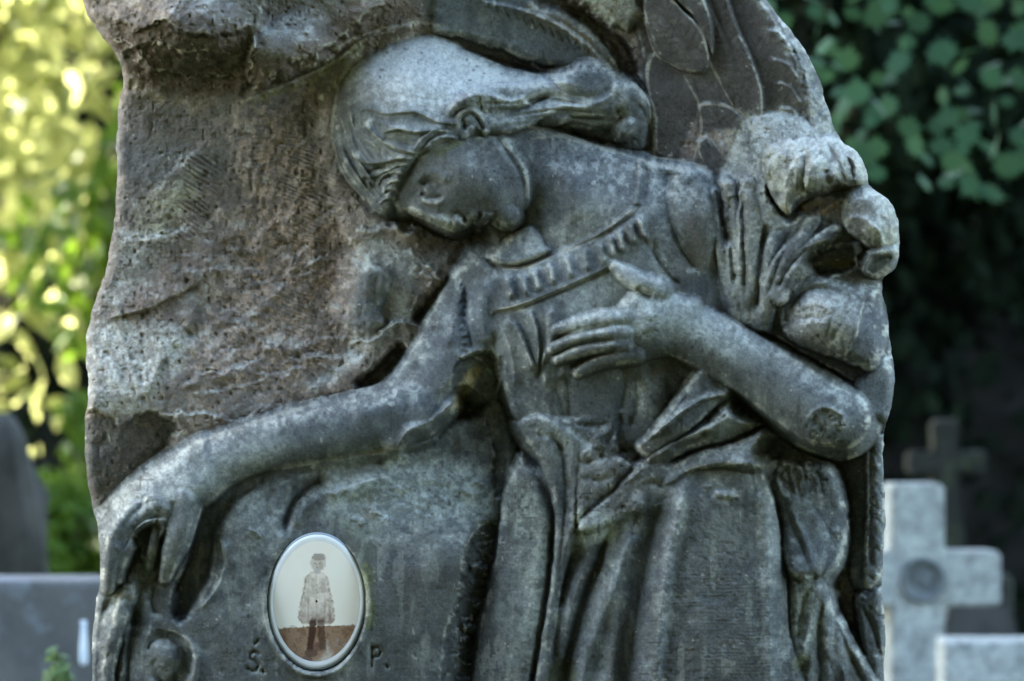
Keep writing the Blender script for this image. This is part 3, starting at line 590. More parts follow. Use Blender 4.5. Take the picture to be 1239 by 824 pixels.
        ([(1000,790),(1012,830),(1020,880)],4,8,'groove'), ([(966,800),(968,850),(966,890)],4,7,'groove'), ([(1018,800),(1030,840),(1044,890)],4,7,'ridge')]: stroke(P, w*1.15, a*.7, k_, jit=1)
    for i in range(10):
        a = 905+i*9; stroke([(a,548+_rt[25,i]*12),(a+5,575+_rt[26,i]*14),(a+9,600+_rt[27,i]*10)], 4, 4, 'groove', jit=3)
    # hanging wing feathers at the far right
    layer(WING, [(1012,500),(1060,500),(1070,515),(1071,600),(1070,680),(1062,706),(1048,716),(1034,708),(1026,680),(1026,640),(1022,590),(1010,560)], [(1020,540,40),(1050,540,64),(1060,680,62),(1035,680,58),(1030,620,48)], R=10, D=14, k=3, rough=.7)
    layer(FEATH+9, [(1046,512),(1062,510),(1071,520),(1072,620),(1070,680),(1060,706),(1048,712),(1044,690),(1048,600)], [(1058,520,74),(1062,690,74)], R=6, D=10, k=2, rough=1.2, jit=1)
    stroke([(1052,520),(1054,600),(1052,690)], 3, 5, 'groove')
    for i in range(9): stroke([(1049,538+i*19+9*_rt[30,i]),(1060,548+i*19+9*_rt[31,i]),(1070,566+i*19)], 2.4, 1+2*_rt[32,i], 'groove', jit=2)
    layer(FEATH+10, [(1036,722),(1050,714),(1064,712),(1071,730),(1072,800),(1072,905),(1052,905),(1044,800)], [(1055,730,64),(1060,880,60)], R=7, D=12, k=2, rough=1.2, jit=1)
    stroke([(1040,730),(1056,760),(1066,800),(1070,840)], 3, 5, 'groove'); stroke([(1034,712),(1048,718),(1064,708)], 4, 12, 'groove')

    # --- bouquet
    layer(BOUQ, [(868,212),(890,170),(905,140),(940,134),(975,142),(1000,165),(1035,182),(1050,205),(1052,226),(1075,240),(1088,270),(1088,306),(1080,326),(1066,334),(1068,360),(1076,400),(1078,440),(1060,470),(1000,470),(940,430),(900,400),(872,372),(868,330),(866,260)],
        [(880,200,64),(910,150,66),(950,145,70),(900,220,96),(950,190,104),(1010,180,86),(880,280,108),(920,280,122),(880,350,112),(920,380,124),(970,260,118),(1030,240,110),(1060,260,112),(1000,300,118),(1080,290,86),
         (1040,330,104),(980,340,124),(950,420,110),(1040,440,92),(1070,420,76),(1070,350,80)], R=12, D=20, slope=4, k=4, rough=1.1, jit=1.5)
    # stems and leaves as a fan
    for P in [[(866,236,110,7),(872,290,118,8),(882,340,122,8),(888,376,120,7)], [(880,226,112,8),(888,280,124,10),(892,340,130,11),(896,392,124,9)], [(905,224,116,9),(906,270,132,13),(906,330,138,14),(908,385,130,10)],
              [(946,276,124,7),(932,300,136,9),(922,340,142,11),(918,392,132,9)], [(984,266,132,8),(970,292,142,9),(946,320,148,11),(930,360,146,11),(926,396,136,9)], [(1010,280,136,8),(985,300,146,10),(960,324,150,10),(942,360,148,10)],
              [(1036,300,130,7),(1005,308,140,8),(975,324,146,8),(956,344,144,8)]]:
        tube(BOUQ, [(a_, b_, c_-4, d_) for a_, b_, c_, d_ in P], k=2.5, flat=.6, rough=.9)
    for P, w, a in [([(868,222),(874,260),(880,300)],5,14), ([(898,232),(900,290),(902,360)],4,10), ([(882,236),(884,290),(890,350)],3.5,8), ([(926,270),(920,320),(914,380)],4,12), ([(958,290),(942,318),(928,360)],4,7), ([(980,300),(958,318),(940,350)],3,6), ([(920,210),(932,190),(955,178),(970,172)],5,7)]: stroke(P, w, a, 'groove', jit=1)
    carve([(948,250),(946,236),(962,240),(980,228),(1004,222),(1026,226),(1020,236),(1006,250),(988,262),(966,258),(962,268),(950,266)], [(955,255,88),(985,240,86),(1015,230,92)], jit=2, k=2)
    layer(BOUQ, [(968,250),(984,240),(1008,238),(1020,246),(1004,262),(985,266),(974,262)], [(990,250,104)], R=8, D=10, rough=1.6, jit=2)
    carve([(984,316),(994,306),(1010,302),(1028,304),(1034,318),(1018,326),(1002,328),(990,330)], [(1010,315,92)], jit=1.5)
    stroke([(1000,300),(1020,302),(1034,314),(1042,330)], 5, 8, 'ridge')
    # roses
    layer(ROSE, [(922,190),(930,174),(950,168),(980,166),(1010,168),(1034,182),(1048,204),(1050,222),(1036,226),(1016,224),(996,228),(976,234),(962,244),(952,262),(944,252),(930,232),(922,210)],
        [(930,200,126),(950,180,126),(1000,176,122),(1045,205,110),(980,205,152),(1015,205,144),(955,235,142),(935,220,132)], R=17, D=34, slope=4, k=4, rough=.7, jit=1.5)
    for P_ in ([(926,218),(932,194),(950,178)], [(950,248),(950,218),(964,192),(986,176)], [(974,234),(980,206),(998,184)], [(1004,224),(1012,200),(1014,182)], [(1034,224),(1034,202),(1026,186)]): stroke(P_, 13, 8, 'step', 1, jit=1, taper=.15)
    for P, w, a in [([(970,178),(974,200),(970,222),(974,234)],3.5,8), ([(1000,172),(1006,190),(1000,212)],3.5,6), ([(1016,176),(1028,196),(1036,218)],3.5,8), ([(1002,176),(1014,196),(1022,222)],3,6), ([(936,184),(932,206),(940,228),(946,248)],4,7),([(924,196),(944,180),(962,178)],3,5),([(998,204),(1002,224)],3,6)]: stroke(P, w, a, 'groove', jit=1)
    layer(ROSE+1, [(1018,250),(1024,234),(1044,226),(1064,232),(1080,246),(1089,268),(1089,290),(1078,302),(1064,308),(1050,300),(1036,290),(1020,276)],
        [(1030,250,140),(1050,240,138),(1080,260,122),(1060,275,160),(1040,275,150),(1070,300,136)], R=19, D=38, slope=4, k=3, rough=.7, jit=1.5)
    for P_ in ([(1026,262),(1044,262),(1062,276),(1070,298)], [(1040,236),(1060,244),(1074,262),(1080,284)]): stroke(P_, 10, 6, 'step', 1, jit=1)
    for P, w, a in [([(1024,272),(1040,282),(1056,296),(1066,306)],4,7), ([(1030,266),(1046,276),(1060,288)],3,4), ([(1070,262),(1074,280),(1070,296)],3.5,5), ([(1046,224),(1056,230),(1068,234)],3,5)]: stroke(P, w, a, 'groove', jit=1)
    layer(ROSE+1, [(1044,326),(1052,308),(1066,300),(1084,300),(1090,306),(1082,322),(1068,334),(1054,336)], [(1060,310,140),(1080,305,130),(1060,330,120)], R=8, D=16, k=2, rough=.9, jit=1)
    carve([(1050,326),(1058,316),(1072,310),(1080,312),(1070,326),(1058,334)], [(1066,322,118)], k=2)
    layer(ROSE+2, [(938,392),(940,366),(954,346),(976,336),(1000,332),(1026,340),(1050,344),(1064,350),(1070,372),(1075,404),(1070,436),(1056,452),(1036,444),(1016,436),(996,430),(970,420),(950,410)],
        [(945,380,132),(975,350,138),(1020,350,140),(1060,365,122),(1000,385,170),(1045,400,158),(1070,410,118),(970,400,154),(1030,425,154),(1000,420,152)], R=18, D=46, slope=5, k=3, rough=.7, jit=1)
    stroke([(958,404),(954,380),(964,360),(984,350),(1010,352),(1036,366)], 6, 10, 'groove'); stroke([(948,396),(946,372),(958,354),(980,342),(1010,340)], 5, 8, 'ridge')
    stroke([(1046,350),(1044,375),(1036,405),(1022,432)], 6, 6, 'step', 1); stroke([(1048,356),(1050,384),(1040,410)], 5, 6, 'groove', jit=1)
    for i in range(9):
        t = math.radians(-150+i*14); stroke([(985+8*math.cos(t),394+8*math.sin(t)),(985+28*math.cos(t),394+24*math.sin(t))], 2.6, 4, 'groove', jit=1)
    for P in [[(1010,372),(1000,410)], [(1018,380),(1008,414)], [(1026,376),(1014,398)], [(990,405),(1002,420)]]: stroke(P, 2.6, 3.5, 'groove', jit=1.5)
    # cavity between bouquet and arm
    carve([(928,405),(946,408),(966,424),(996,436),(1024,446),(1050,456),(1066,452),(1068,470),(1050,490),(1034,486),(1010,470),(985,450),(960,432),(938,416)], [(945,415,86),(1000,450,52),(1045,475,50)], k=3)
    # --- right arm and hand over the breast
    carve([(892,480),(910,476),(940,505),(960,524),(985,542),(1020,545),(1040,530),(1050,520),(1030,560),(980,560),(955,556),(930,548),(945,526),(925,505),(895,490)], [(930,500,70),(960,535,50),(1000,550,66),(1035,535,52)], k=3)
    layer(DRESS, [(1030,470),(1046,452),(1060,436),(1074,430),(1083,460),(1081,490),(1077,510),(1056,510),(1040,516),(1020,520)], [(1040,480,118),(1070,450,104),(1070,500,110),(1050,505,122)], R=12, D=40, slope=5, k=5, rough=.5)
    tube(BODY, [(800,388,156,37),(840,405,157,35),(880,426,160,35),(920,450,165,36),(960,478,171,38),(992,499,176,38),(1018,508,170,35)], k=6, flat=.8, rough=.25)
    carve([(978,516),(984,502),(1000,496),(1014,500),(1022,512),(1016,528),(1000,537),(984,536),(975,528)], [(1000,515,170)], k=2, slope=1.5)
    ROUGH[_win(975,1023,494,540)] = np.maximum(ROUGH[_win(975,1023,494,540)], 6*region([(978,516),(984,502),(1000,496),(1014,500),(1022,512),(1016,528),(1000,537),(984,536)],3)[_win(975,1023,494,540)])
    stroke([(976,520),(984,500),(1002,494),(1018,502),(1022,514),(1016,530),(1000,538),(982,536),(976,522)], 3, 4, 'ridge', jit=1)
    # palm, fingers, thumb
    layer(BODY, [(738,388),(748,368),(764,352),(782,342),(802,346),(826,358),(850,366),(852,425),(826,430),(800,432),(776,438),(752,440),(742,428),(736,408)],
        [(745,380,152),(760,355,154),(800,350,148),(845,375,150),(790,385,166),(750,410,158),(800,425,150),(840,420,146),(765,435,146)], R=13, D=22, slope=5, k=4, rough=.2)
    tube(BODY, [(800,352,158,13),(782,346,160,12),(766,338,156,10),(754,330,150,9),(745,323,144,6.5)], k=4, flat=.8)
    stroke([(770,348),(780,356),(790,360)], 4, 8, 'groove')
    tube(BODY, [(760,384,164,10),(736,386,162,9.5),(712,390,157,8.5),(690,395,150,7.5),(672,400,143,5.5)], k=2.5, flat=.85)
    tube(BODY, [(758,402,166,10),(732,403,164,10),(706,407,159,9),(686,414,151,8),(668,423,143,6)], k=2, flat=.85)
    tube(BODY, [(758,416,164,9.5),(734,418,162,9.5),(710,421,157,8.5),(692,427,149,7.5),(675,435,142,5.5)], k=2, flat=.85)
    tube(BODY, [(770,428,158,10),(748,431,156,9.5),(728,436,151,8.5),(712,444,145,7),(700,451,139,5.5)], k=2.5, flat=.85)
    for P in [[(740,394),(715,399),(688,406),(668,412)], [(744,411),(715,414),(690,420),(672,430)], [(750,424),(725,429),(702,438),(690,446)]]: stroke(P, 2.5, 7, 'groove')
    for cx, cy in [(742,386),(738,403),(740,418),(752,430)]: dent(cx, cy, 7, 5, -2)
    blob(BODY, 749, 326, 5, 4, 146, 3, 30, k=1)
    # tendons on the hand
    for P in [[(800,380),(775,383)], [(800,392),(770,402)], [(802,402),(772,416)]]: stroke(P, 5, 1.8, 'ridge', taper=.3)

    # --- engraved letters and the oval seat
    S_ = [(313,791),(308,788),(302,791),(303,797),(309,800),(313,804),(310,811),(304,812),(300,809)]
    Lw = []
    for P in [S_, [(450,783),(450,806)], [(450,784),(458,783),(461,788),(458,794),(451,795)], [(308,779),(312,775)], [(318,812),(319,813)], [(468,806),(469,807)]]:
        stroke(P, 2.3, 5.5, 'groove', taper=0); Lw.append(P)
    W, d = _win(315,452,640,820), None
    e = np.sqrt(((X[W]-383)/60.)**2+((Y[W]-729)/84.)**2)
    zf = 121.0; H[W] = np.where(e < 1.0, zf-7, H[W])
    H[W] += (4*np.exp(-((e-1.06)/.035)**2)*sm(Y[W], 650, 760)).astype(np.float32)
    return Lw
def sample(A, x, y, nearest=False):
    u = np.clip((x-GX0)/ST, 0, NX-1.001); v = np.clip((y-GY0)/ST, 0, NY-1.001)
    if nearest: return A[np.rint(v).astype(int), np.rint(u).astype(int)]
    i = v.astype(int); j = u.astype(int); fu = u-j; fv = v-i
    return ((A[i, j]*(1-fu)+A[i, j+1]*fu)*(1-fv)+(A[i+1, j]*(1-fu)+A[i+1, j+1]*fu)*fv).astype(np.float32)
def weather():
    """age the carving: irregular edges, worn arrises, tool marks, pits"""
    global H, ID
    stone = np.isin(ID, [ROCK, BAND, LILY, BUD]).astype(np.float32)*2.6+np.isin(ID, [SASH, BLOCK, BOUQ, ROSE, ROSE+1, ROSE+2, CLOTH])*.9+.35
    stone = blur(stone.astype(np.float32), 5)
    body = blur((ID == BODY).astype(np.float32), 3); stone = stone*(1-.7*body)
    calm = np.maximum(region([(300,628),(466,628),(485,830),(290,830)], 8), 0); stone = stone*(1-calm)
    x = X+stone*fbm(X, Y, 13, 3, 21)*1.6; y = Y+stone*fbm(X, Y, 13, 3, 33)*1.6
    H = sample(H, x, y); ID = sample(ID, x, y, True)
    soft = blur(H, .8); w = 1-.75*calm; H = H*(1-w)+soft*w
    rg = blur(ROUGH, 2.5)
    n = 1.0*fbm(X, Y, 26, 3, 5)+.5*fbm(X, Y, 9, 3, 6)+.3*fbm(X, Y, 4, 2, 8)
    H += rg*n*(1-.8*calm)*.85
    # flaking: small ledges
    fl = fbm(X, Y, 34, 4, 44); H += np.where(rg > .9, 1, 0)*rg*.7*(np.floor(fl*9)/9*2.0)*(.5+.5*fbm(X, Y, 60, 2, 51))
    # undulation of the smooth parts
    H += 1.6*fbm(X, Y, 48, 2, 61)*(1-calm)
    # pits
    p = vnoise(X/5.5, Y/5.5, 71); H -= np.clip(rg, .1, 1.5)*1.1*sm(p, .6, .9)
    p = vnoise(X/11, Y/11, 72); H -= np.clip(rg, .1, 1.6)*1.6*sm(p, .62, .95)
    # tool marks
    def marks(P, deg, gap, amp, soft=8, wob=3, seed=1):
        m = region(P, soft, 5, 14, seed)*(ID == ROCK if P[0][1] < 560 else 1)
        u, v = rot(X, Y, deg); v = v+wob*fbm(X, Y, 30, 2, seed); s = np.sin(v/gap*2*math.pi)
        return m*amp*(np.abs(s)**.6*np.sign(s))*(.6+.6*vnoise(u/14, v/gap, seed+3))
    H += marks([(222,190),(262,192),(270,215),(252,252),(234,292),(213,286),(222,240)], 33, 5.6, 1.5, 5)
    H += marks([(292,132),(360,135),(385,200),(350,250),(300,260),(285,190)], 8, 5.2, .4, 8)
    H += marks([(292,132),(350,135),(350,250),(280,280),(275,190)], 98, 11, .35, 8)
    H += marks([(350,190),(405,210),(415,300),(410,420),(350,430),(330,300)], 20, 5.0, .7, 12)
    H += marks([(150,380),(300,380),(290,470),(120,480)], 70, 9, .5, 14)
    st = region([(215,290),(300,250),(420,240),(430,420),(350,480),(230,470),(210,380)], 30, 20, 40, 9)*(ID == ROCK)
    H += st*(.5*vnoise(X/5, Y/5, 81)+.8*vnoise(X/9, Y/9, 83)+3*vnoise(X/21, Y/17, 85))
    sk = region([(800,600),(930,600),(950,905),(780,905)], 14)*(np.isin(ID, [DRESS])); u, v = X, Y+2.5*fbm(X, Y, 50, 2, 7)
    H += sk*.28*np.sin(v/4.3*2*math.pi)*(.5+.7*vnoise(X/24, v/4.3, 9))*sm(Y, 600, 760)
    H += sk*.8*fbm(X, Y, 5, 2, 95)
    lp = region([(600,600),(668,600),(640,905),(570,905)], 10)*(ID == DRESS); H += lp*.2*np.sin((Y+fbm(X, Y, 40, 2, 4)*3)/5*6.283)*vnoise(X/20, Y/5, 8)
    bk = (ID == BLOCK)*sm(Y, 630, 670); H += bk*.10*vnoise(X/30, Y/2.6, 12)
def lerp(C, m, col): 
    C += m[..., None]*(np.array(col, np.float32)-C)
def stains_and_shading():
    """the stone's colour: patina, lichen, bare pale wear, darker hollows, painted shade and nose highlight"""
    C = np.empty((NY, NX, 3), np.float32); C[:] = (.150, .163, .168)
    n1 = fbm(X, Y, 60, 5, 101); n2 = fbm(X, Y, 14, 4, 102); n3 = fbm(X, Y, 5, 3, 103); n4 = fbm(X, Y, 160, 3, 104)
    lerp(C, .7*sm(n1+.5*n2, -.1, .5), (.25, .27, .27))
    rock = blur(((ID == ROCK)).astype(np.float32), 2)
    lerp(C, rock*.9, (.25, .222, .20)); lerp(C, rock*sm(n2+.6*n3, -.05, .4)*.7, (.34, .305, .275))
    lerp(C, rock*sm(n1+.3*n3, .1, .35)*.5, (.20, .205, .205))
    wing = blur(np.isin(ID, [WING]+list(range(FEATH, FEATH+12))).astype(np.float32), 2)
    lerp(C, wing*.8*(X < 1000), (.135, .125, .118)); lerp(C, wing*sm(n1, .1, .5)*.4, (.20, .19, .18))
    P = lambda pts, soft=14, j=10, s=1: region(pts, soft, j, 16, s)
    spk = sm(n3+.5*n2, -.25, .35)
    def paint(pts, col, a, soft=14, j=10, s=1, tex=.5): lerp(C, P(pts, soft, j, s)*a*(1-tex+tex*spk), col)
    pinkish = (.39, .32, .28)
    paint([(290,135),(360,140),(390,230),(430,330),(400,420),(330,470),(240,440),(260,340),(300,270)], pinkish, .75, 30, 24, 3, .8)
    paint([(180,330),(235,300),(250,320),(215,370),(160,385),(150,372)], (.20,.165,.14), .8, 8)
    paint([(112,385),(160,392),(225,400),(225,430),(190,470),(160,500),(108,490),(104,430)], (.46,.47,.45), .85, 14, 12, 4, .35)
    paint([(185,235),(240,205),(225,250),(200,285),(165,290)], (.38,.38,.30), .7, 10, 10, 5)
    paint([(150,285),(200,282),(160,360),(125,380),(128,320)], (.30,.31,.29), .7)
    paint([(145,130),(200,130),(260,150),(200,215),(150,260)], (.17,.175,.178), .6)
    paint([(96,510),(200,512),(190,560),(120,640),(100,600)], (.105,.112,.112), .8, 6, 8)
    paint([(150,30),(300,30),(300,108),(200,112),(140,70)], (.095,.072,.052), .85, 12)  # brown rock, painted darker to deepen the shade under the overhang
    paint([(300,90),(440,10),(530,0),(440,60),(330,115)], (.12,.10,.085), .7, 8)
    paint([(210,-20),(290,0),(282,30),(230,40),(205,10)], (.20,.20,.205), .7); paint([(310,-20),(420,-20),(410,20),(340,70),(310,60)], (.17,.18,.18), .7)
    paint([(374,475),(410,455),(500,380),(490,300),(430,290),(425,400),(376,470)], (.30,.32,.31), .6, 10)
    paint([(438,330),(465,330),(468,370),(440,400),(428,380)], (.13,.145,.16), .9, 5, 3)
    # figure
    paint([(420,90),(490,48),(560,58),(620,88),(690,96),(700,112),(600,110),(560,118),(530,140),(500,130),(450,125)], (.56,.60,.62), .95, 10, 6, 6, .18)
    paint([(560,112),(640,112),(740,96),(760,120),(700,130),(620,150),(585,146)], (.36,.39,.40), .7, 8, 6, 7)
    paint([(690,84),(740,92),(738,112),(706,118),(688,108)], (.11,.125,.14), .85, 5, 4)
    paint([(404,140),(440,140),(480,190),(480,240),(450,250),(410,200)], (.185,.195,.19), .6)
    paint([(484,205),(560,172),(630,190),(640,262),(560,272),(484,256)], (.145,.152,.155), .75, 8, 3, 1, .2)
    paint([(496,251),(520,258),(545,264),(557,278),(540,281),(516,271)], (.44,.47,.44), .85, 4, 2)  # painted highlight on the nose facet lit from above
    paint([(655,165),(740,185),(765,215),(700,230),(670,215)], (.15,.165,.185), .6, 14); paint([(650,290),(700,260),(760,230),(768,248),(720,285),(660,310)], (.36,.39,.39), .6, 10)
    paint([(560,345),(600,340),(590,400),(560,440),(500,470),(470,450),(520,390)], (.145,.165,.19), .7, 14); paint([(430,490),(520,470),(540,500),(460,530),(400,530)], (.16,.18,.20), .7, 14)
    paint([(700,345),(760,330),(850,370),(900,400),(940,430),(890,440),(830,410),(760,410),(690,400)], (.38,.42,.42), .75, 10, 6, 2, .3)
    paint([(690,410),(730,400),(770,408),(700,420),(672,428)], (.16,.18,.19), .6, 4, 2)
    paint([(920,420),(1000,470),(1000,500),(940,490),(880,450)], (.155,.17,.178), .7, 12)
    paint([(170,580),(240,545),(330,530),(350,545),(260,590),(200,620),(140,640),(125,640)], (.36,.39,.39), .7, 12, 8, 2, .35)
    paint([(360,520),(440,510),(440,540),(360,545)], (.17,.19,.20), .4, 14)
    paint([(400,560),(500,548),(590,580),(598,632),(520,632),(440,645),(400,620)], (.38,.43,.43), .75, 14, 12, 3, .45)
    paint([(280,600),(330,590),(350,620),(330,660),(280,680),(262,660)], (.34,.37,.36), .6, 12)
    paint([(400,632),(450,640),(460,700),(440,720),(420,660)], (.20,.23,.15), .5, 16, 10, 5, .6)
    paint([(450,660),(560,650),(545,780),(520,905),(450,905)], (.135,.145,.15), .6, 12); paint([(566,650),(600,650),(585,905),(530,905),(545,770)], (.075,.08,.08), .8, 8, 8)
    paint([(626,566),(660,610),(662,690),(640,820),(610,820),(640,700),(612,620)], (.36,.40,.38), .6, 12); paint([(694,622),(730,616),(748,636),(730,658),(700,656)], (.50,.55,.54), .9, 6, 4, 2, .15)
    paint([(640,506),(700,520),(720,560),(690,600),(670,560)], (.32,.35,.34), .6, 12); paint([(768,462),(796,462),(800,500),(780,510),(766,490)], (.38,.42,.42), .7, 10)
    paint([(700,540),(800,540),(790,600),(720,640),(700,600)], (.22,.215,.195), .6, 14)
    paint([(786,470),(840,450),(890,470),(860,500),(820,520),(790,540)], (.18,.20,.21), .5)
    for pts in ([(820,620),(834,600),(812,700),(800,800),(796,905),(776,905),(788,760)], [(905,600),(926,600),(932,700),(936,905),(912,905),(915,720)]): paint(pts, (.34,.37,.375), .65, 8, 9, 4, .6)
    paint([(832,600),(905,600),(905,905),(815,905),(815,720)], (.155,.16,.155), .6, 12, 8, 3, .5); paint([(735,640),(770,640),(740,800),(700,905),(680,905),(710,780)], (.30,.33,.335), .5, 12, 10)
    paint([(862,590),(878,590),(890,600),(876,608),(862,604)], (.46,.49,.50), .8, 4, 3)
    paint([(958,702),(990,700),(984,760),(970,800),(958,780)], (.46,.50,.49), .8, 7, 5); paint([(950,600),(990,610),(1000,680),(960,690)], (.155,.175,.19), .6)
    # bouquet, pale with lichen
    pale = (.37,.38,.34)
    paint([(868,220),(900,140),(980,142),(1048,200),(1088,270),(1086,310),(1060,300),(1010,280),(940,280),(930,380),(880,370)], pale, .8, 12, 9, 6, .5)
    paint([(920,178),(980,164),(1030,180),(1048,212),(1000,216),(960,236),(930,222)], (.47,.48,.43), .6, 7, 6, 3, .4); paint([(1030,236),(1070,234),(1088,270),(1080,296),(1050,284)], (.47,.48,.43), .6, 7, 6, 3, .4)
    paint([(956,366),(990,352),(1036,366),(1034,400),(1004,428),(966,408)], (.44,.45,.42), .7, 8, 6, 3, .5); paint([(1042,350),(1070,360),(1074,430),(1040,430)], (.13,.14,.16), .75, 7)
    paint([(905,390),(960,300),(1010,290),(1030,310),(950,370),(930,400)], (.17,.175,.165), .7, 8, 5); paint([(898,240),(908,240),(906,370),(896,370)], (.16,.165,.15), .6, 6, 4)
    paint([(820,210),(856,215),(866,300),(850,330),(790,330),(800,260)], (.36,.38,.36), .5, 12); paint([(826,262),(850,268),(858,320),(836,320)], (.17,.15,.135), .8, 8, 5)
    paint([(905,-10),(930,10),(985,80),(1010,165),(985,165),(960,80),(925,20)], (.30,.31,.29), .8, 5, 5, 2, .8)
    paint([(710,-20),(765,-20),(760,30),(725,25)], (.40,.42,.40), .8, 8, 9, 2, .6); paint([(905,140),(980,140),(1010,170),(930,180)], (.45,.46,.43), .7, 8)
    paint([(524,-60),(640,-20),(700,60),(690,84),(530,45)], (.145,.165,.18), .75, 8, 5, 2, .3)
    # lichens
    ochre = (.42,.27,.09); moss = (.14,.15,.045)
    paint([(968,250),(984,240),(1008,238),(1016,248),(985,264)], ochre, .9, 4, 3, 2, .5); paint([(946,250),(958,252),(966,268),(954,270)], (.22,.20,.05), .7, 4, 3)
    paint([(640,4),(690,24),(730,60),(750,88),(735,84),(690,44),(650,24)], (.22,.17,.09), .7, 7, 8, 3, .6)
    paint([(552,470),(566,450),(582,445),(572,470),(556,496),(546,498)], (.46,.40,.24), .9, 4, 3, 2, .4)
    paint([(385,80),(420,62),(440,48),(430,66),(395,88)], moss, .7, 4, 4); paint([(300,120),(360,100),(400,85),(380,98),(310,124)], (.36,.36,.24), .7, 3, 3)
    paint([(523,184),(548,172),(560,172),(545,182),(530,190)], moss, .8, 3, 2); paint([(1004,318),(1030,314),(1030,324),(1008,328)], (.25,.22,.06), .7, 4, 3); paint([(960,795),(980,792),(976,812),(958,812)], moss, .6, 5, 4)
    paint([(668,805),(690,800),(696,824),(660,824)], moss, .6, 5, 4); paint([(436,690),(450,690),(454,740),(444,760)], (.30,.32,.12), .5, 5, 5)
    n5 = fbm(X, Y, 75, 5, 140); carved = (1-rock)*(1-.65*blur((ID == BODY).astype(np.float32), 2))*(1-.8*wing)
    lerp(C, carved*.22*sm(n5+.35*n2+.15*n3, .12, .42), (.33, .345, .32)); lerp(C, carved*.5*sm(-n5+.35*n2, .15, .45), (.12, .118, .11))
    drip = fbm(X, Y*.22, 13, 4, 150); lerp(C, carved*.3*sm(drip, .22, .5)*sm(Y, 500, 640), (.36, .375, .35)); lerp(C, .35*sm(-drip, .25, .5)*sm(Y, 60, 200), (.10, .10, .092))
    # worn arrises are bare and pale, hollows are darker; upward-facing ledges are paler
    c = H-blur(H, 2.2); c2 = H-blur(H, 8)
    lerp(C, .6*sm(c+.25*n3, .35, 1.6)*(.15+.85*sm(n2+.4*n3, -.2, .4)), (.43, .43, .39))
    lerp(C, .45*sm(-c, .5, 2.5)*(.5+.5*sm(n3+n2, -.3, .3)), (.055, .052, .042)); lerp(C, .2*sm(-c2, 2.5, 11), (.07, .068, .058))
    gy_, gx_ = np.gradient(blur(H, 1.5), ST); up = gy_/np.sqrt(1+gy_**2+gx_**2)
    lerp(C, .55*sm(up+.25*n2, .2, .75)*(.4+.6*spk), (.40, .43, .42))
    # speckle
    s = vnoise(X/2.6, Y/2.6, 131); C *= (1+.13*n3+.16*n2+.10*s)[..., None]
    lerp(C, .5*sm(vnoise(X/3.6, Y/3.6, 132)*.6+n2*.5, .62, .8), (.50, .51, .47)); lerp(C, .5*sm(vnoise(X/4.2, Y/4.2, 135)*.6-n1*.5, .5, .72), (.07, .07, .065))
    for cx, cy, r, b in [(389,119,4,.7),(366,171,3.5,.5),(375,128,2,.3),(718,222,4,.4),(636,208,4,.4),(477,474,5,.5),(474,488,4,.4),(299,155,5,.4),(300,198,5,.4),(322,219,5,.4),(770,600,9,.35),(345,184,3,.4)]:
        lerp(C, b*sm(-np.hypot(X-cx, Y-cy)/r+.5*n3, -1.1, -.5), (.55,.56,.55))
    def line(P, w, col, a, only=None, br=.5):
        Wl, dd, _, T = pathdist(spline(P, False, 5), w*3); q = sm(-dd+w*.6*n2[Wl], -w*1.2, -w*.3)*a*(1-br+br*sm(n2[Wl]+n3[Wl], -.4, .3))
        C[Wl] += q[..., None]*(np.array(col, np.float32)-C[Wl])
    pl = (.42, .40, .34)
    for P_ in ([(779,23),(792,63),(811,77),(827,85)], [(792,63),(784,88),(788,140),(792,190)], [(827,91),(842,118),(846,130),(848,160),(838,196)], [(845,127),(872,127),(896,136),(911,157)], [(859,75),(875,107),(889,131)], [(811,0),(827,13),(848,35),(857,72)],
               [(848,165),(860,168),(870,182)], [(876,160),(886,190)], [(923,136),(911,158)], [(792,190),(838,197),(860,208)]): line(P_, 1.8, pl, .6)
    for P_ in ([(440,56),(415,90),(405,125),(402,165),(412,205),(440,240)], [(404,60),(440,42),(500,28),(530,30)], [(292,124),(360,97),(402,76),(445,46)], [(590,318),(625,325),(668,310),(713,291),(769,252)],
               [(594,378),(633,369),(705,339),(745,321)], [(640,153),(680,165),(740,182),(800,200),(838,205)], [(609,171),(635,204),(638,237)], [(240,535),(300,513),(380,489)], [(330,568),(400,555),(490,541)], [(643,168),(690,160),(640,153)]): line(P_, 2.6, (.42,.42,.38), .6)
    for P_ in ([(645,78),(665,90),(690,88),(700,78)], [(655,142),(672,131),(700,126),(735,118),(745,102)], [(765,100),(786,122),(793,150),(792,180)], [(640,118),(665,110),(690,126)]): line(P_, 3.0, (.45,.47,.46), .85)
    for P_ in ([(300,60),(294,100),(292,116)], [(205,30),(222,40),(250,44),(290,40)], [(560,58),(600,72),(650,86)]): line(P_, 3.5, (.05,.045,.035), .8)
    for P_ in LETTERS: line([(a+1.6, b+1.8) for a, b in P_], 1.5, (.36,.38,.36), .7, br=.2)
    C[:] = .22*(C/.22)**1.36
    C *= .645*(1+.14*rock[..., None])*np.array([1.10, 1.025, .875], np.float32)
    return np.clip(C, .02, .8)
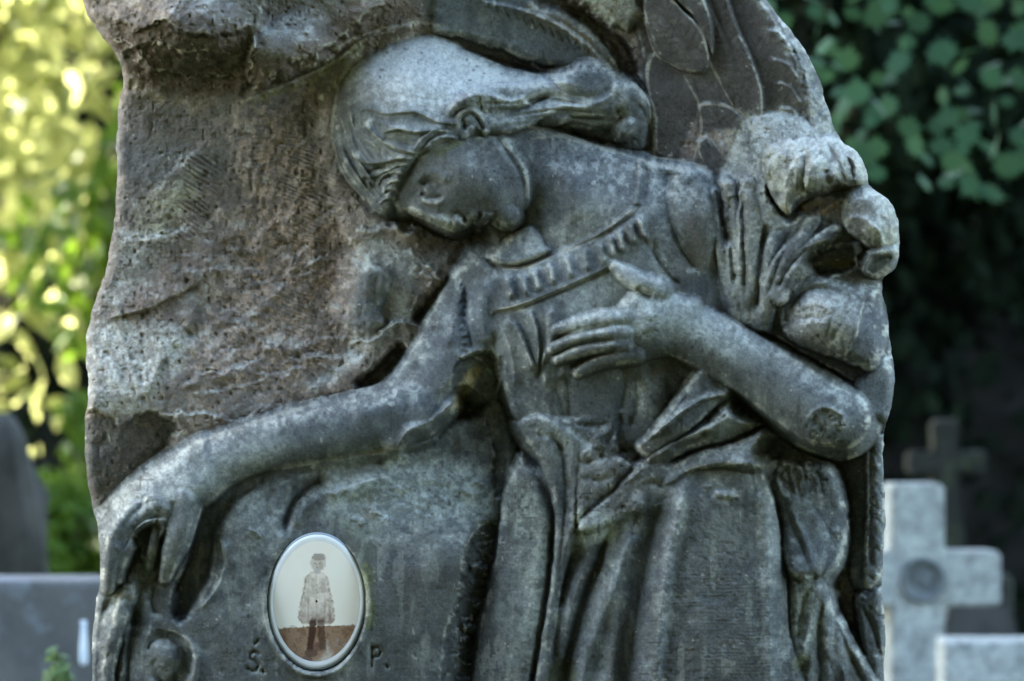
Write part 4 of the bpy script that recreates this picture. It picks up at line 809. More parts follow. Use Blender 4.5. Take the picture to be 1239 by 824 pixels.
# ================================================================ the gravestone
def P3(x, y, z):
    """photograph pixel x, y on the stone at height z (pixels in front of its datum plane) -> point"""
    z = z*1.12-4; k = (DIST-z*S)/DIST
    return np.stack([(x-619.5)*S*k, -z*S+0*x, (412-y)*S*k], -1)
LETTERS = []
def build_gravestone():
    global H
    lw = sculpt(); LETTERS[:] = lw; weather(); C = stains_and_shading()
    W_, d = sdf(OUTLINE, 60, True, 2.2, 16, 5)
    D = np.full((NY, NX), -60, np.float32); D[W_] = d
    u = np.clip(1-np.maximum(D, 0)/11, 0, 1); H = H-16*(1-np.sqrt(np.maximum(1-u*u, 0)))
    gyy, gxx = np.gradient(D, ST); gl = np.hypot(gxx, gyy)+1e-6
    sn = np.abs(D) < ST*.8
    x = np.where(sn, X-D*gxx/gl, X); y = np.where(sn, Y-D*gyy/gl, Y)
    V = P3(x.astype(np.float64), y, H)
    # normals from the whole field so that neighbouring parts meet without a seam
    du = np.gradient(V, axis=1); dv = np.gradient(V, axis=0); N = np.cross(dv, du); N /= np.linalg.norm(N, axis=2, keepdims=True)+1e-12
    if N[NY//2, NX//2, 1] > 0: N = -N
    ok = D > -ST*.8
    cell = ok[:-1, :-1] & ok[1:, :-1] & ok[:-1, 1:] & ok[1:, 1:]
    ids = ID[:-1, :-1].copy()
    lm = np.zeros((NY, NX), bool)
    for P in lw:
        Wl, dd, _, _ = pathdist(spline(P, False, 3), 5); lm[Wl] |= dd < 3.2
    ids[lm[:-1, :-1]] = LETTER
    xc, yc = X[:-1, :-1], Y[:-1, :-1]; ids[(ids == WING) & (yc > 450)] = 20; ids[(ids == CLOTH) & (xc > 600)] = 21; ids[(ids == WING) & (xc > 900) & (yc < 135)] = FEATH+2; ids[(ids == LETTER) & (xc > 400)] = 22  # plain wing surface inside the rough band is put under a feather id
    idx = np.arange(NY*NX).reshape(NY, NX)
    Q = np.stack([idx[:-1, :-1], idx[1:, :-1], idx[1:, 1:], idx[:-1, 1:]], -1)      # counter-clockwise seen from the front
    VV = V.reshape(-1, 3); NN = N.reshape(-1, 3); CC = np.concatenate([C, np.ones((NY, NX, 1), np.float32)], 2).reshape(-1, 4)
    mat = carved_material()
    root = empty('gravestone', (0, .1, GROUND))
    tag(root, 'large weathered grey gravestone carved with a mourning winged angel, filling the middle', 'gravestone')
    def part(name, sel, parent, extra=None):
        f = Q[sel & cell]; 
        if len(f) == 0: return None
        use, inv = np.unique(f.ravel(), return_inverse=True); f = inv.reshape(-1, 4)
        v = VV[use]; n = NN[use]; c = CC[use]
        if extra is not None:
            m = {int(g): i for i, g in enumerate(use)}; ev, ef, ec = extra(m, len(v))
            v = np.vstack([v, ev]); f = np.vstack([f, ef]); c = np.vstack([c, ec])
        me = np_mesh(name, v, f); a = me.color_attributes.new('surface_tint', 'FLOAT_COLOR', 'POINT'); a.data.foreach_set('color', c.astype(np.float32).ravel())
        if extra is None: me.normals_split_custom_set_from_vertices(n.astype(np.float32))
        else:
            nn = np.zeros((len(v), 3), np.float32); me.vertices.foreach_get('normal', np.zeros(1)) if False else None
            vn = np.empty(len(v)*3, np.float32); me.vertex_normals.foreach_get('vector', vn); nn = vn.reshape(-1, 3).copy(); nn[:len(n)] = np.where(np.isfinite(n), n, nn[:len(n)])
            me.normals_split_custom_set_from_vertices(nn)
        return link(name, me, mat, parent)
    # the sides and back of the stone: the outline carried backwards, slightly tapering, and closed
    cl = Q[cell]; e = np.concatenate([cl[:, [0, 1]], cl[:, [1, 2]], cl[:, [2, 3]], cl[:, [3, 0]]])
    key = e[:, 0].astype(np.int64)*(NX*NY)+e[:, 1]; rkey = e[:, 1].astype(np.int64)*(NX*NY)+e[:, 0]
    be = e[~np.isin(key, rkey)]
    nxt = {}
    for a, b in be: nxt.setdefault(int(a), []).append(int(b))
    best = []
    seen = set()
    for s0 in list(nxt):
        if s0 in seen: continue
        loop = [s0]; seen.add(s0); c_ = nxt[s0][0]
        while c_ != s0 and c_ in nxt and c_ not in seen: loop.append(c_); seen.add(c_); c_ = nxt[c_][0]
        if len(loop) > len(best): best = loop
    loop = np.array(best); P0 = VV[loop]; n_ = len(loop); cen = np.array([0, 0, -.05]); rings = []; prev = P0
    t_ = np.arange(n_)
    k_ = [(.03, 1.0), (.07, .995), (.12, .985), (.17, .97), (.21, .94), (.235, .89)]
    Vw = []
    for j, (yy, sc_) in enumerate(k_):
        q = P0.copy(); q[:, 0] *= sc_; q[:, 2] = (q[:, 2]-cen[2])*sc_+cen[2]; q[:, 1] = np.maximum(P0[:, 1]+.012*(j+1), yy)
        jit = .006*fbm(t_*1.0, t_*0+j*12., 40, 3, 11); q[:, 0] += np.sign(q[:, 0])*(jit-.004*min(j, 1)); Vw.append(q)
    Vb = np.vstack(Vw+[np.array([[0, .245, -.05]])])
    Fw = []
    i1 = (t_+1) % n_
    for j in range(len(k_)-1):
        a = j*n_
        Fw.append(np.stack([a+t_, a+n_+t_, a+n_+i1, a+i1], -1))
    Fw = np.vstack(Fw); 
    Fw0 = Fw
    # first strip joins the carved front: give it its own copy of the rim
    Vb = np.vstack([P0, Vb]); Fw = np.vstack([np.stack([t_, n_+t_, n_+i1, i1], -1), Fw0+n_])
    last = n_*len(k_); ce = len(Vb)-1
    # closing fan as quads (two rim edges per quad)
    ev = t_[::2][:n_//2]; fan = np.stack([last+ev, last*0+ce+ev*0, last+(ev+2) % n_, last+(ev+1) % n_], -1)
    Fw = np.vstack([Fw, fan])[:, ::-1]
    me = np_mesh('rough_back', Vb, Fw); cc = np.ones((len(Vb), 4), np.float32); nb = fbm(Vb[:, 0]*1000, Vb[:, 2]*1000+Vb[:, 1]*700, 60, 4, 3)[:, None]
    cc[:, :3] = np.clip(np.array([.105, .10, .09])*(1+.5*nb), .03, 1); a = me.color_attributes.new('surface_tint', 'FLOAT_COLOR', 'POINT'); a.data.foreach_set('color', cc.ravel())
    slab = part('rock_slab', np.isin(ids, [ROCK, BAND]), root)
    link('rough_back', me, mat, slab)
    angel = part('angel_body', ids == BODY, root); tag(angel, 'stone angel skin, bowed head, one bare arm out over the block, one hand on the breast')
    part('hair', ids == HAIR, angel); part('dress', ids == DRESS, angel); part('sash', ids == SASH, angel)
    wing = part('wing', ids == WING, root)
    for i in range(9): part('feather', ids == FEATH+i, wing)
    lw2 = part('hanging_wing_tip', ids == 20, root)
    for i in (9, 10): part('feather', ids == FEATH+i, lw2)
    part('far_wing', ids == REAR, root)
    bq = part('flower_bouquet', ids == BOUQ, root)
    for i in range(3): part('rose', ids == ROSE+i, bq)
    blk = part('pedestal_block', ids == BLOCK, root); part('engraved_letter', ids == LETTER, blk); part('engraved_letter', ids == 22, blk); part('tied_cloth', ids == 21, root)
    part('draped_cloth', ids == CLOTH, root)
    ly = part('fallen_flowers', ids == LILY, root); part('flower_bud', ids == BUD, ly)
    # rough foot of the stone, down to the ground
    ns = 90; zt, zb = -.47, 0
    V2 = []; F2 = []; lev = [(-.455, .86), (-.462, .97), (-.49, 1.0), (-.56, 1.02), (-.68, 1.05), (-.8, 1.07), (-.95, 1.08), (-1.1, 1.1), (-1.25, 1.1), (-1.45, 1.12)]
    for j, (z, sc_) in enumerate(lev):
        for i in range(ns):
            t = 2*math.pi*i/ns; c_, s_ = math.cos(t), math.sin(t); ex = .35
            xx = .49*sc_*math.copysign(abs(c_)**ex, c_); yy = .05+.21*sc_*math.copysign(abs(s_)**ex, s_)
            r_ = .018*vnoise(np.array(xx*9+j*.9), np.array(yy*9+z*12), 4)+.008*vnoise(np.array(xx*30), np.array(z*30+yy*20), 6)
            V2.append((xx*(1+r_)-.03, yy*(1+r_*2), z+.006*math.sin(i*1.7)))
    for j in range(len(lev)-1):
        for i in range(ns): F2.append((j*ns+i, (j+1)*ns+i, (j+1)*ns+(i+1) % ns, j*ns+(i+1) % ns))
    V2.append((0, .05, -.455))
    for i in range(0, ns, 2): F2.append((len(V2)-1, i, i+1, (i+2) % ns))
    me = np_mesh('foot', np.array(V2), np.array(F2)); cc = np.ones((len(V2), 4), np.float32); cc[:, :3] = (.17, .165, .155)
    a = me.color_attributes.new('surface_tint', 'FLOAT_COLOR', 'POINT'); a.data.foreach_set('color', cc.ravel()); link('foot', me, mat, root)
    return root
def build_portrait(root):
    """oval enamel portrait: a white domed rim and the faded sepia photograph in it"""
    zf = 121-7.0; cx, cy, ax, ay, ang = 383, 727.5, 59.5, 83.5, 1.5
    nr, na = 150, 260
    r = np.linspace(0, 1.0, nr)[:, None]*np.ones((1, na)); th = np.linspace(0, 2*math.pi, na, endpoint=False)[None, :]*np.ones((nr, 1))
    def pos(r, th):
        ex, ey = r*ax*np.cos(th), r*ay*np.sin(th); a = math.radians(ang)
        return cx+ex*math.cos(a)-ey*math.sin(a), cy+ex*math.sin(a)+ey*math.cos(a)
    def mesh(name, rr, zz, colf, mat, parent, close=False):
        nr_ = len(rr); th = np.linspace(0, 2*math.pi, na, endpoint=False)
        RR, TH = np.meshgrid(rr, th, indexing='ij'); x, y = pos(RR, TH); Z = zf+np.repeat(zz[:, None], na, 1)
        V = P3(x, y, Z).reshape(-1, 3); i = np.arange(nr_-1)[:, None]*na; j = np.arange(na)[None]; j1 = (j+1) % na
        F = np.stack([i+j, i+na+j, i+na+j1, i+j1], -1).reshape(-1, 4)
        me = np_mesh(name, V, F); c = np.ones((V.shape[0], 4), np.float32); c[:, :3] = colf(x, y).reshape(-1, 3)
        a = me.color_attributes.new('surface_tint', 'FLOAT_COLOR', 'POINT'); a.data.foreach_set('color', c.ravel())
        o = link(name, me, mat, parent); return o
    t = NT('enamel'); at = t.n('VertexColor', layer_name='surface_tint').outputs[0]; em = t.fin(at, .38, t.bump(t.noise(60, 3, .5), .0012, .15), .25)
    med = mesh('portrait_medallion', np.array([1.0, 1.0, .985, .97]), np.array([-4, 2.5, 4.5, 4.8]), lambda x, y: np.ones(x.shape+(3,))*np.array([.34, .38, .36]), em, root)
    tag(med, 'oval enamel portrait plaque with white rim')
    rr = np.array([.968, .962, .95, .93, .905, .885, .872]); zz = np.array([4.6, 5.2, 5.9, 6.2, 6.1, 5.95, 5.85])
    def rimc(x, y):
        n = fbm(x, y, 12, 3, 5)[..., None]; return np.array([.86, .84, .76])*(1+.06*n)
    mesh('rim', rr, zz, rimc, em, med)
    def pic(x, y):
        n = fbm(x, y, 6, 4, 7); n2 = fbm(x, y, 2.2, 3, 9); n3 = fbm(x, y, 25, 3, 19)
        c = np.empty(x.shape+(3,)); c[:] = (.95, .81, .63); c *= (1+.04*n3)[..., None]
        e = np.hypot((x-383)/59, (y-728)/83)
        def lp(m, col): c[:] = c+np.clip(m, 0, 1)[..., None]*(np.array(col)-c)
        lp(sm(y+1.5*n2, 758-(x-383)*.045-.6, 758.6-(x-383)*.045)*.95, (.30, .17, .09))
        gd = y > 757
        lp(gd*sm(n+.3*n2, -.1, .35)*.6, (.15, .07, .035)); lp(gd*sm(n3+.5*n+(x-395)/90.+(y-775)/60., .2, .9)*.8, (.66, .58, .46)); lp(gd*sm(-n3-.3*n, .15, .5)*(x < 365)*.8, (.18, .09, .05))
        def ell(px, py, a, b, s=.35): return sm(-(np.hypot((x-px)/a, (y-py)/b)+s*.5*n2), -1-s*.25, -1+s*.25)
        # coat
        sh = (np.hypot((x-383)/11., (y-700)/19.)) 
        coatw = 6+8*sm(y, 689, 700)+8*sm(y, 696, 748)-4*sm(y, 747, 756)
        coat = sm(coatw-np.abs(x-383-.8*n)+2.5*n2, -1.5, 2.5)*sm(y, 689, 693)*(1-sm(y, 752, 757))
        lp(coat*(.5+.15*n2+.4*n+.25*sm(y, 715, 752)), (.46, .37, .27)); edge = sm(-np.abs(np.abs(x-383-.8*n)-coatw+1), -2.2, 0)*sm(y, 693, 700)*(1-sm(y, 750, 756)); lp(edge*(.5+.5*n2), (.24, .16, .10)); lp(coat*sm(n, -.2, .7)*.3, (.28, .20, .13))
        lp(coat*sm(y, 735, 756)*.5, (.28, .18, .13)); lp(coat*sm(-np.abs(x-399), -3, 0)*sm(y, 715, 750)*.6, (.20, .12, .09)); lp(coat*sm(-np.abs(x-383-n), -2.5, 0)*.22, (.20, .14, .10)); lp(coat*sm(-np.abs(np.abs(x-383)-10), -1.5, 0)*sm(y, 700, 740)*.4, (.2, .16, .13))
        # head with cap of hair
        lp(ell(385, 680, 9.5, 10.5, .5)*.5, (.36, .30, .23)); lp(ell(384, 683, 5.8, 7.5, .2)*.85, (.60, .50, .38)); lp(ell(386, 674, 9, 4.5, .4)*.65, (.26, .20, .14)); lp(ell(388.5, 684, 2.5, 6, .3)*.4, (.30, .22, .15)); lp(ell(383.5, 685, 1.0, 2.2, .3)*.4, (.34, .26, .18))
        for px, py in ((381.5, 682), (386.5, 682), (384, 687)): lp(ell(px, py, 1.5, .8, .2)*.6, (.2, .14, .1))
        lp(ell(384, 691, 4, 3)*.5, (.4, .37, .33))
        # legs and boots
        for x0, x1, k in ((379, 374.5, 1), (388, 391, .8)):
            xm = x0+(x1-x0)*np.clip((y-752)/38, 0, 1); lp(sm(4.2-np.abs(x-xm)+1.4*n2, -1, 1)*sm(y, 746, 752)*(1-sm(y, 784, 790))*.95*k, (.06, .025, .012))
        lp(ell(377, 790, 8, 5)*.7, (.08, .04, .03)); lp(ell(386, 782, 7, 5)*.6, (.12, .06, .045)); lp(ell(372, 797, 6, 4)*.6, (.1, .05, .04))
        return np.clip(c, .02, .9)
    rr = np.concatenate([np.linspace(.8725, .02, 170)]); zz = 5.8+1.2*(1-rr**2)
    mesh('photograph', rr, zz, pic, em, med)
    return med
gravestone = build_gravestone()
build_portrait(gravestone)

# ================================================================ ground
def at(px, py, Yd):
    """point at distance Yd from the camera in the direction of a photograph pixel"""
    return Vector(((px-619.5)*S*Yd/DIST, Yd-DIST, (412-py)*S*Yd/DIST))
n = 70; g = np.linspace(-1, 1, n); g = np.sign(g)*np.abs(g)**2.2*150; GXx, GYy = np.meshgrid(g, g+10)
gz = GROUND+.05*fbm(GXx*1., GYy*1., 3, 3, 4)-.02; i = np.arange(n-1)
F = np.stack([(i[:, None]*n+i), (i[:, None]*n+i+1), ((i[:, None]+1)*n+i+1), ((i[:, None]+1)*n+i)], -1).reshape(-1, 4)
t = NT('grass_and_soil'); nn = t.noise(2.5, 8, .7)
gm = t.fin(t.ramp(nn, [(.35, (.035, .03, .02)), (.5, (.045, .06, .022)), (.68, (.07, .085, .03))]), .95, t.bump(t.noise(25, 6, .7), .05, .8), .1)
tag(link('ground', np_mesh('ground', np.stack([GXx, GYy, gz], -1).reshape(-1, 3), F), gm), kind='structure')

# ================================================================ leaves, trees and hedges
def leaf_mat(name, a, b, trans, tcol, rough=.5, sp_=.15):
    t = NT(name); oi = t.n('VertexColor', layer_name='tone').outputs[0]; sp = t.n('SeparateColor'); t.l(oi, sp.inputs[0])
    c = t.ramp(sp.outputs[0], [(0, a), (1, b)]); t.fin(c, rough, None, sp_)
    tr = t.n('BsdfTranslucent'); t.l(t.mix(.75, c, tcol), tr.inputs[0]); mx = t.n('MixShader'); mx.inputs[0].default_value = trans
    t.l(t.b.outputs[0], mx.inputs[1]); t.l(tr.outputs[0], mx.inputs[2]); t.l(mx.outputs[0], t.out.inputs[0]); return t.m
MAPLE = [(0,-.5),(.06,-.28),(.30,-.34),(.26,-.18),(.50,-.08),(.36,.04),(.48,.24),(.26,.20),(.20,.36),(.10,.30),(0,.55)]
MAPLE = MAPLE+[(-x, y) for x, y in MAPLE[-2:0:-1]]
OVAL = [(0,-.5),(.22,-.2),(.24,.12),(0,.5),(-.24,.12),(-.22,-.2)]
def leaf_cloud(rng, P, Nn, size, shape, spread=.8, bend=.12):
    """one leaf-shaped polygon per point P, facing roughly Nn"""
    m = len(P); k = len(shape); sh = np.array(shape)
    nrm = Nn+spread*rng.normal(size=(m, 3)); nrm /= np.linalg.norm(nrm, axis=1, keepdims=True)
    up = np.array([0, 0, -1.])+.55*rng.normal(size=(m, 3)); u = np.cross(nrm, up); u /= np.linalg.norm(u, axis=1, keepdims=True)+1e-9; v = np.cross(nrm, u)
    sz = size*(.6+.7*rng.random(m))[:, None, None]
    V = P[:, None]+sz*(u[:, None]*sh[None, :, :1]+v[:, None]*sh[None, :, 1:]-nrm[:, None]*bend*(sh[None, :, :1]**2+sh[None, :, 1:]**2)*2.)
    return V.reshape(-1, 3), np.arange(m*k).reshape(m, k)
def leaves_obj(name, rng, P, Nn, size, shape, mat, parent, tone, spread=.8):
    V, F = leaf_cloud(rng, P, Nn, size, shape, spread); me = np_mesh(name, V, F, False)
    a = me.color_attributes.new('tone', 'FLOAT_COLOR', 'POINT'); c = np.ones((len(V), 4), np.float32); c[:, :3] = np.repeat(np.clip(tone, 0, 1), len(shape))[:, None]
    a.data.foreach_set('color', c.ravel()); return link(name, me, mat, parent)
def tube_mesh(bm, pts, rad, seg=9):
    rings = []; pts = [Vector(p) for p in pts]
    for i, p in enumerate(pts):
        d = (pts[min(i+1, len(pts)-1)]-pts[max(i-1, 0)]).normalized(); a = d.orthogonal().normalized(); b = d.cross(a)
        rings.append([bm.verts.new(p+rad[i]*(1+.12*math.sin(3*k+i))*(a*math.cos(2*math.pi*k/seg)+b*math.sin(2*math.pi*k/seg))) for k in range(seg)])
    for q, r in zip(rings, rings[1:]):
        for k in range(seg): bm.faces.new((q[k], q[(k+1) % seg], r[(k+1) % seg], r[k]))
    bm.faces.new(rings[-1]); bm.faces.new(rings[0][::-1])
bark = stone_material('bark', (.05, .04, .03), (.13, .105, .08), 9, .02)
def tree(name, loc, h, rad, nl, size, shape, mat, label, cat, seed, base=.25, group=None, squash=1.0, face=(0, 0, .5), dk=1.0, trunk_r=.13, holes=.35, lumps=26):
    rng = np.random.default_rng(seed); root = empty(name, loc); tag(root, label, cat, group)
    L = Vector(loc); bm = bmesh.new(); top = h*.8
    pts = [L+Vector((.12*math.sin(i*.9+seed), .12*math.cos(i*1.3+seed), top*i/7-.05)) for i in range(8)]; tube_mesh(bm, pts, [trunk_r*(1.25 if i == 0 else 1-.11*i) for i in range(8)], 12)
    cz = h*(base+(1-base)/2); rz = h*(1-base)/2
    lc = []
    for i in range(lumps):
        d = rng.normal(size=3); d /= np.linalg.norm(d); q = rng.random()**.45*.82
        lc.append((d*np.array([rad, rad, rz])*q+np.array([0, 0, cz]), (.22+.22*rng.random())*min(rad, rz)*1.25))
    for i in range(0, lumps, 2):
        c = Vector(lc[i][0]); t0 = pts[min(6, max(1, int(7*min(.9, max(.15, (c.z-.35*rad)/top)))))]
        tube_mesh(bm, [t0, t0.lerp(L+c, .55)+Vector((0, 0, .08*rad)), L+c], [trunk_r*.38, trunk_r*.22, trunk_r*.08], 6)
    link('trunk', bm_mesh('trunk', bm, True), bark, root)
    cs = np.array([c for c, r in lc]); rs = np.array([r for c, r in lc]); pick = rng.choice(lumps, nl, p=rs**2/np.sum(rs**2)); d = rng.normal(size=(nl, 3)); d /= np.linalg.norm(d, axis=1, keepdims=True)
    q = (rng.random(nl)**.4)[:, None]; P = cs[pick]+d*rs[pick][:, None]*q*np.array([1, 1, .8*squash])
    keep = vnoise(P[:, 0]*2.3, P[:, 1]*2.3+P[:, 2]*2.9, seed) > -1+2*holes*.6
    P = P[keep]; d = d[keep]; tone = .5+.35*vnoise(P[:, 0]*3, P[:, 2]*3+P[:, 1], 5)+.25*rng.normal(size=len(P))
    leaves_obj('crown', rng, P+np.array(L), d*dk+np.array(face), size, shape, mat, root, tone); return root
lime = leaf_mat('sunlit_leaf', (.04, .085, .012), (.22, .24, .07), .55, (.86, .88, .36))
mapl = leaf_mat('maple_leaf', (.022, .06, .034), (.045, .12, .06), .25, (.10, .22, .08), .6, .15)
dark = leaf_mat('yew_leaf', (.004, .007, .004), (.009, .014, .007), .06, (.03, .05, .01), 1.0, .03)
bushm = leaf_mat('bush_leaf', (.04, .09, .012), (.10, .17, .02), .45, (.16, .26, .02))
p = at(30, 200, 17.5); tree('lime_tree', (p.x-.5, p.y, GROUND), 5.4, 1.7, 4200, .16, OVAL, lime, 'sunlit yellow green tree with the brightest leaves, left of the stone', 'tree', 3, .03, holes=.5, lumps=40)
p = at(128, 60, 15.6); tree('lime_tree', (p.x+.55, p.y, GROUND), 5.2, .95, 5200, .13, OVAL, bushm, 'darker green tree overlapping the right side of the brightest tree', 'tree', 8, .05, holes=.4)
p = at(80, 690, 13.5); tree('bush', (p.x, p.y, GROUND), 1.35, .34, 5000, .05, OVAL, bushm, 'rounded fresh green bush behind the low slab on the left', 'bush', 21, .02, trunk_r=.02, holes=.1, lumps=16)
# right side: a maple hanging in front of black yews
p = at(1180, 60, 9.8); tree('maple_tree', (p.x+1.35, p.y, GROUND), 6.2, 2.3, 46000, .075, MAPLE, mapl, 'maple with broad dull green leaves hanging into the upper right', 'tree', 31, .19, trunk_r=.11, holes=.6, lumps=34, face=(0, -.8, .7), dk=.4)
for i, (px, Yd, h, r_, lb) in enumerate([(1010, 17, 8.5, 1.7, 'black green yew standing directly behind the carved flowers'), (1290, 18, 9.0, 2.2, 'black green yew behind the white cross and the maple'), (700, 19, 9.0, 2.4, 'black green yew hidden behind the middle of the gravestone'),
        (380, 24, 9.5, 2.4, 'dark yew behind the head of the stone, nearest the sunlit trees'), (-40, 26, 8.5, 2.0, 'dark yew behind the sunlit trees at the left edge')]):
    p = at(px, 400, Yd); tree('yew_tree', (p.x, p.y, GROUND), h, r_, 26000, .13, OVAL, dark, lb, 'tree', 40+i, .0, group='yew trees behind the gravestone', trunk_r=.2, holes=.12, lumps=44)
twigs = stone_material('dark_twigs', (.006, .006, .004), (.014, .012, .009), 14, .01, 1)
def hedge(name, x0, x1, y, h, label, seed, mat, th=.8, group=None):
    rng = np.random.default_rng(seed); root = empty(name, ((x0+x1)/2, y, GROUND)); tag(root, label, 'hedge', group)
    nx_, nz_ = int((x1-x0)/.2), int(h/.2); bm = bmesh.new()
    for side in (-1, 1):
        g = [[bm.verts.new((x0+(x1-x0)*i/nx_, y+side*th*.42*(1-(j/nz_)**6*.7)+.07*math.sin(i*1.3+j*2.1), GROUND+h*.97*j/nz_+.05*math.sin(i*.8))) for j in range(nz_+1)] for i in range(nx_+1)]
        for a in range(nx_):
            for b in range(nz_): bm.faces.new((g[a][b], g[a+1][b], g[a+1][b+1], g[a][b+1]))
    link('inner_twigs', bm_mesh('inner_twigs', bm, True), twigs, root)
    m = int((x1-x0)*h*420); P = np.stack([x0+(x1-x0)*rng.random(m), y-th*.5*rng.random(m)**.4+.12*rng.normal(size=m), GROUND+h*rng.random(m)], -1)
    leaves_obj('foliage', rng, P, np.tile([0, -1., .4], (m, 1)), .12, OVAL, mat, root, .5+.3*rng.normal(size=m)); return root
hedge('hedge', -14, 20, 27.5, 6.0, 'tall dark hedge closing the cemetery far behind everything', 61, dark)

hedge('clipped_shrub', .1, 5.2, 12.2, 1.75, 'low black green clipped row behind the two stone crosses', 63, dark, .6)
# ---- neighbouring graves
granite = stone_material('pale_granite', (.19, .20, .18), (.42, .44, .39), 30, .002, .8, spot=(.10, .115, .105))
grey_slab = stone_material('grey_slab', (.07, .07, .062), (.11, .108, .095), 5, .002, .6, spot=(.14, .15, .15))
mossy = stone_material('mossy_stone', (.010, .011, .009), (.025, .026, .02), 6, .006, .9, spot=(.035, .05, .02))
bronze = stone_material('bronze', (.06, .07, .07), (.14, .15, .14), 30, .001, .45)
def rel(Yd):
    k = S*Yd/DIST; return lambda px, py: ((px-619.5)*k, (412-py)*k)
Yd = 9.6; q = rel(Yd); y0 = Yd-DIST
c0 = q(1106, 700); cr = empty('cross_gravestone', (c0[0], y0+.1, GROUND)); tag(cr, 'pale granite cross with a round medallion at its centre, right of the angel', 'cross')
bm = bmesh.new(); w2 = q(1139, 0)[0]-c0[0]; ar = q(1209, 0)[0]-c0[0]; top = q(0, 586)[1]; a1 = q(0, 668)[1]; a2 = q(0, 734)[1]
pts = [(c0[0]-w2, GROUND+.22), (c0[0]+w2, GROUND+.22), (c0[0]+w2, a2), (c0[0]+ar, a2), (c0[0]+ar, a1), (c0[0]+w2, a1), (c0[0]+w2, top), (c0[0]-w2, top), (c0[0]-w2, a1), (c0[0]-ar, a1), (c0[0]-ar, a2), (c0[0]-w2, a2)]
prism(bm, pts, y0, y0+.15, .008); body = link('cross_body', bm_mesh('cross_body', bm), granite, cr)
bm = bmesh.new(); add_box(bm, c0[0]-.32, c0[0]+.32, y0-.08, y0+.25, GROUND, GROUND+.217, .015); link('base', bm_mesh('base', bm), granite, cr)
def lathe_y(bm, cx, cz, y, prof, seg=40):
    rg = [[bm.verts.new((cx+r_*math.cos(2*math.pi*k/seg), y+dy, cz+r_*math.sin(2*math.pi*k/seg))) for k in range(seg)] for r_, dy in prof]
    for a, b in zip(rg, rg[1:]):
        for k in range(seg): bm.faces.new((a[k], a[(k+1) % seg], b[(k+1) % seg], b[k]))
    bm.faces.new(rg[-1])
mc = q(1110, 702); mr = 28*S*Yd/DIST; bm = bmesh.new()
lathe_y(bm, mc[0], mc[1], y0, [(mr, .004), (mr, -.008), (mr*.94, -.014), (mr*.86, -.014), (mr*.8, -.008), (mr*.78, -.006), (mr*.02, -.006)]); mm = stone_material('worn_medallion', (.07, .08, .075), (.14, .155, .145), 40, .001, .5)
md = link('medallion', bm_mesh('medallion', bm, True), mm, cr)
bm = bmesh.new(); prism(bm, [(mc[0]+a*mr, mc[1]+b*mr) for a, b in [(-.42,.32),(-.2,.46),(.1,.38),(.42,.42),(.46,.1),(.3,-.1),(.34,-.42),(.1,-.46),(.06,-.16),(-.12,-.2),(-.3,-.05),(-.5,.05)]], y0-.012, y0-.0055, .001)
link('medallion_relief', bm_mesh('medallion_relief', bm), bronze, md)
cr.rotation_euler = (0, 0, R(7)); bpy.context.view_layer.update()
# the slab-grave to the right of the cross
Yd2 = 9.0; q = rel(Yd2); y2 = Yd2-DIST; a = q(1142, 776); b = q(1420, 776); sg = empty('grave_slab', ((a[0]+b[0])/2, y2+.3, GROUND)); tag(sg, 'pale speckled granite grave slab at the lower right corner', 'grave')
bm = bmesh.new(); add_box(bm, a[0], b[0], y2, y2+.18, GROUND, a[1], .012); link('headboard', bm_mesh('headboard', bm), granite, sg)
bm = bmesh.new(); add_box(bm, a[0]-.02, b[0]+.02, y2-.9, y2-.003, GROUND, GROUND+.3, .012); link('ledger', bm_mesh('ledger', bm), granite, sg)
# dark cross far behind
Yd3 = 12.5; q = rel(Yd3); y3 = Yd3-DIST; c = q(1143, 0)[0]; dc = empty('stone_cross', (c, y3, GROUND)); tag(dc, 'dim mossy stone cross in the dark behind the pale one', 'cross')
bm = bmesh.new(); k = S*Yd3/DIST
pts = [(c-22*k, q(0,690)[1]), (c+26*k, q(0,690)[1]), (c+17*k, q(0,590)[1]), (c+14*k, q(0,572)[1]), (c+50*k, q(0,575)[1]), (c+50*k, q(0,545)[1]), (c+14*k, q(0,548)[1]), (c+17*k, q(0,508)[1]), (c-17*k, q(0,508)[1]), (c-14*k, q(0,548)[1]), (c-46*k, q(0,545)[1]), (c-46*k, q(0,575)[1]), (c-14*k, q(0,572)[1]), (c-17*k, q(0,590)[1])]
prism(bm, pts[::-1], y3-.08, y3+.08, .012); link('cross_shaft', bm_mesh('cross_shaft', bm), mossy, dc)
bm = bmesh.new(); add_box(bm, c-.2, c+.2, y3-.2, y3+.2, GROUND, q(0,690)[1]-.002, .03); link('base', bm_mesh('base', bm), mossy, dc)
# gabled stone between
Yd4 = 11; q = rel(Yd4); y4 = Yd4-DIST; k = S*Yd4/DIST; c = q(1190, 0)[0]; gs = empty('gabled_headstone', (c, y4, GROUND)); tag(gs, 'low dark headstone with sloping shoulders, behind the arm of the pale cross', 'headstone')
bm = bmesh.new(); prism(bm, [(c-46*k, GROUND), (c+44*k, GROUND), (c+44*k, q(0,760)[1]), (c+18*k, q(0,705)[1]), (c-20*k, q(0,700)[1]), (c-46*k, q(0,745)[1])], y4, y4+.14, .015); link('stone', bm_mesh('stone', bm), stone_material('dull_stone', (.035, .036, .033), (.07, .07, .064), 8, .003), gs)
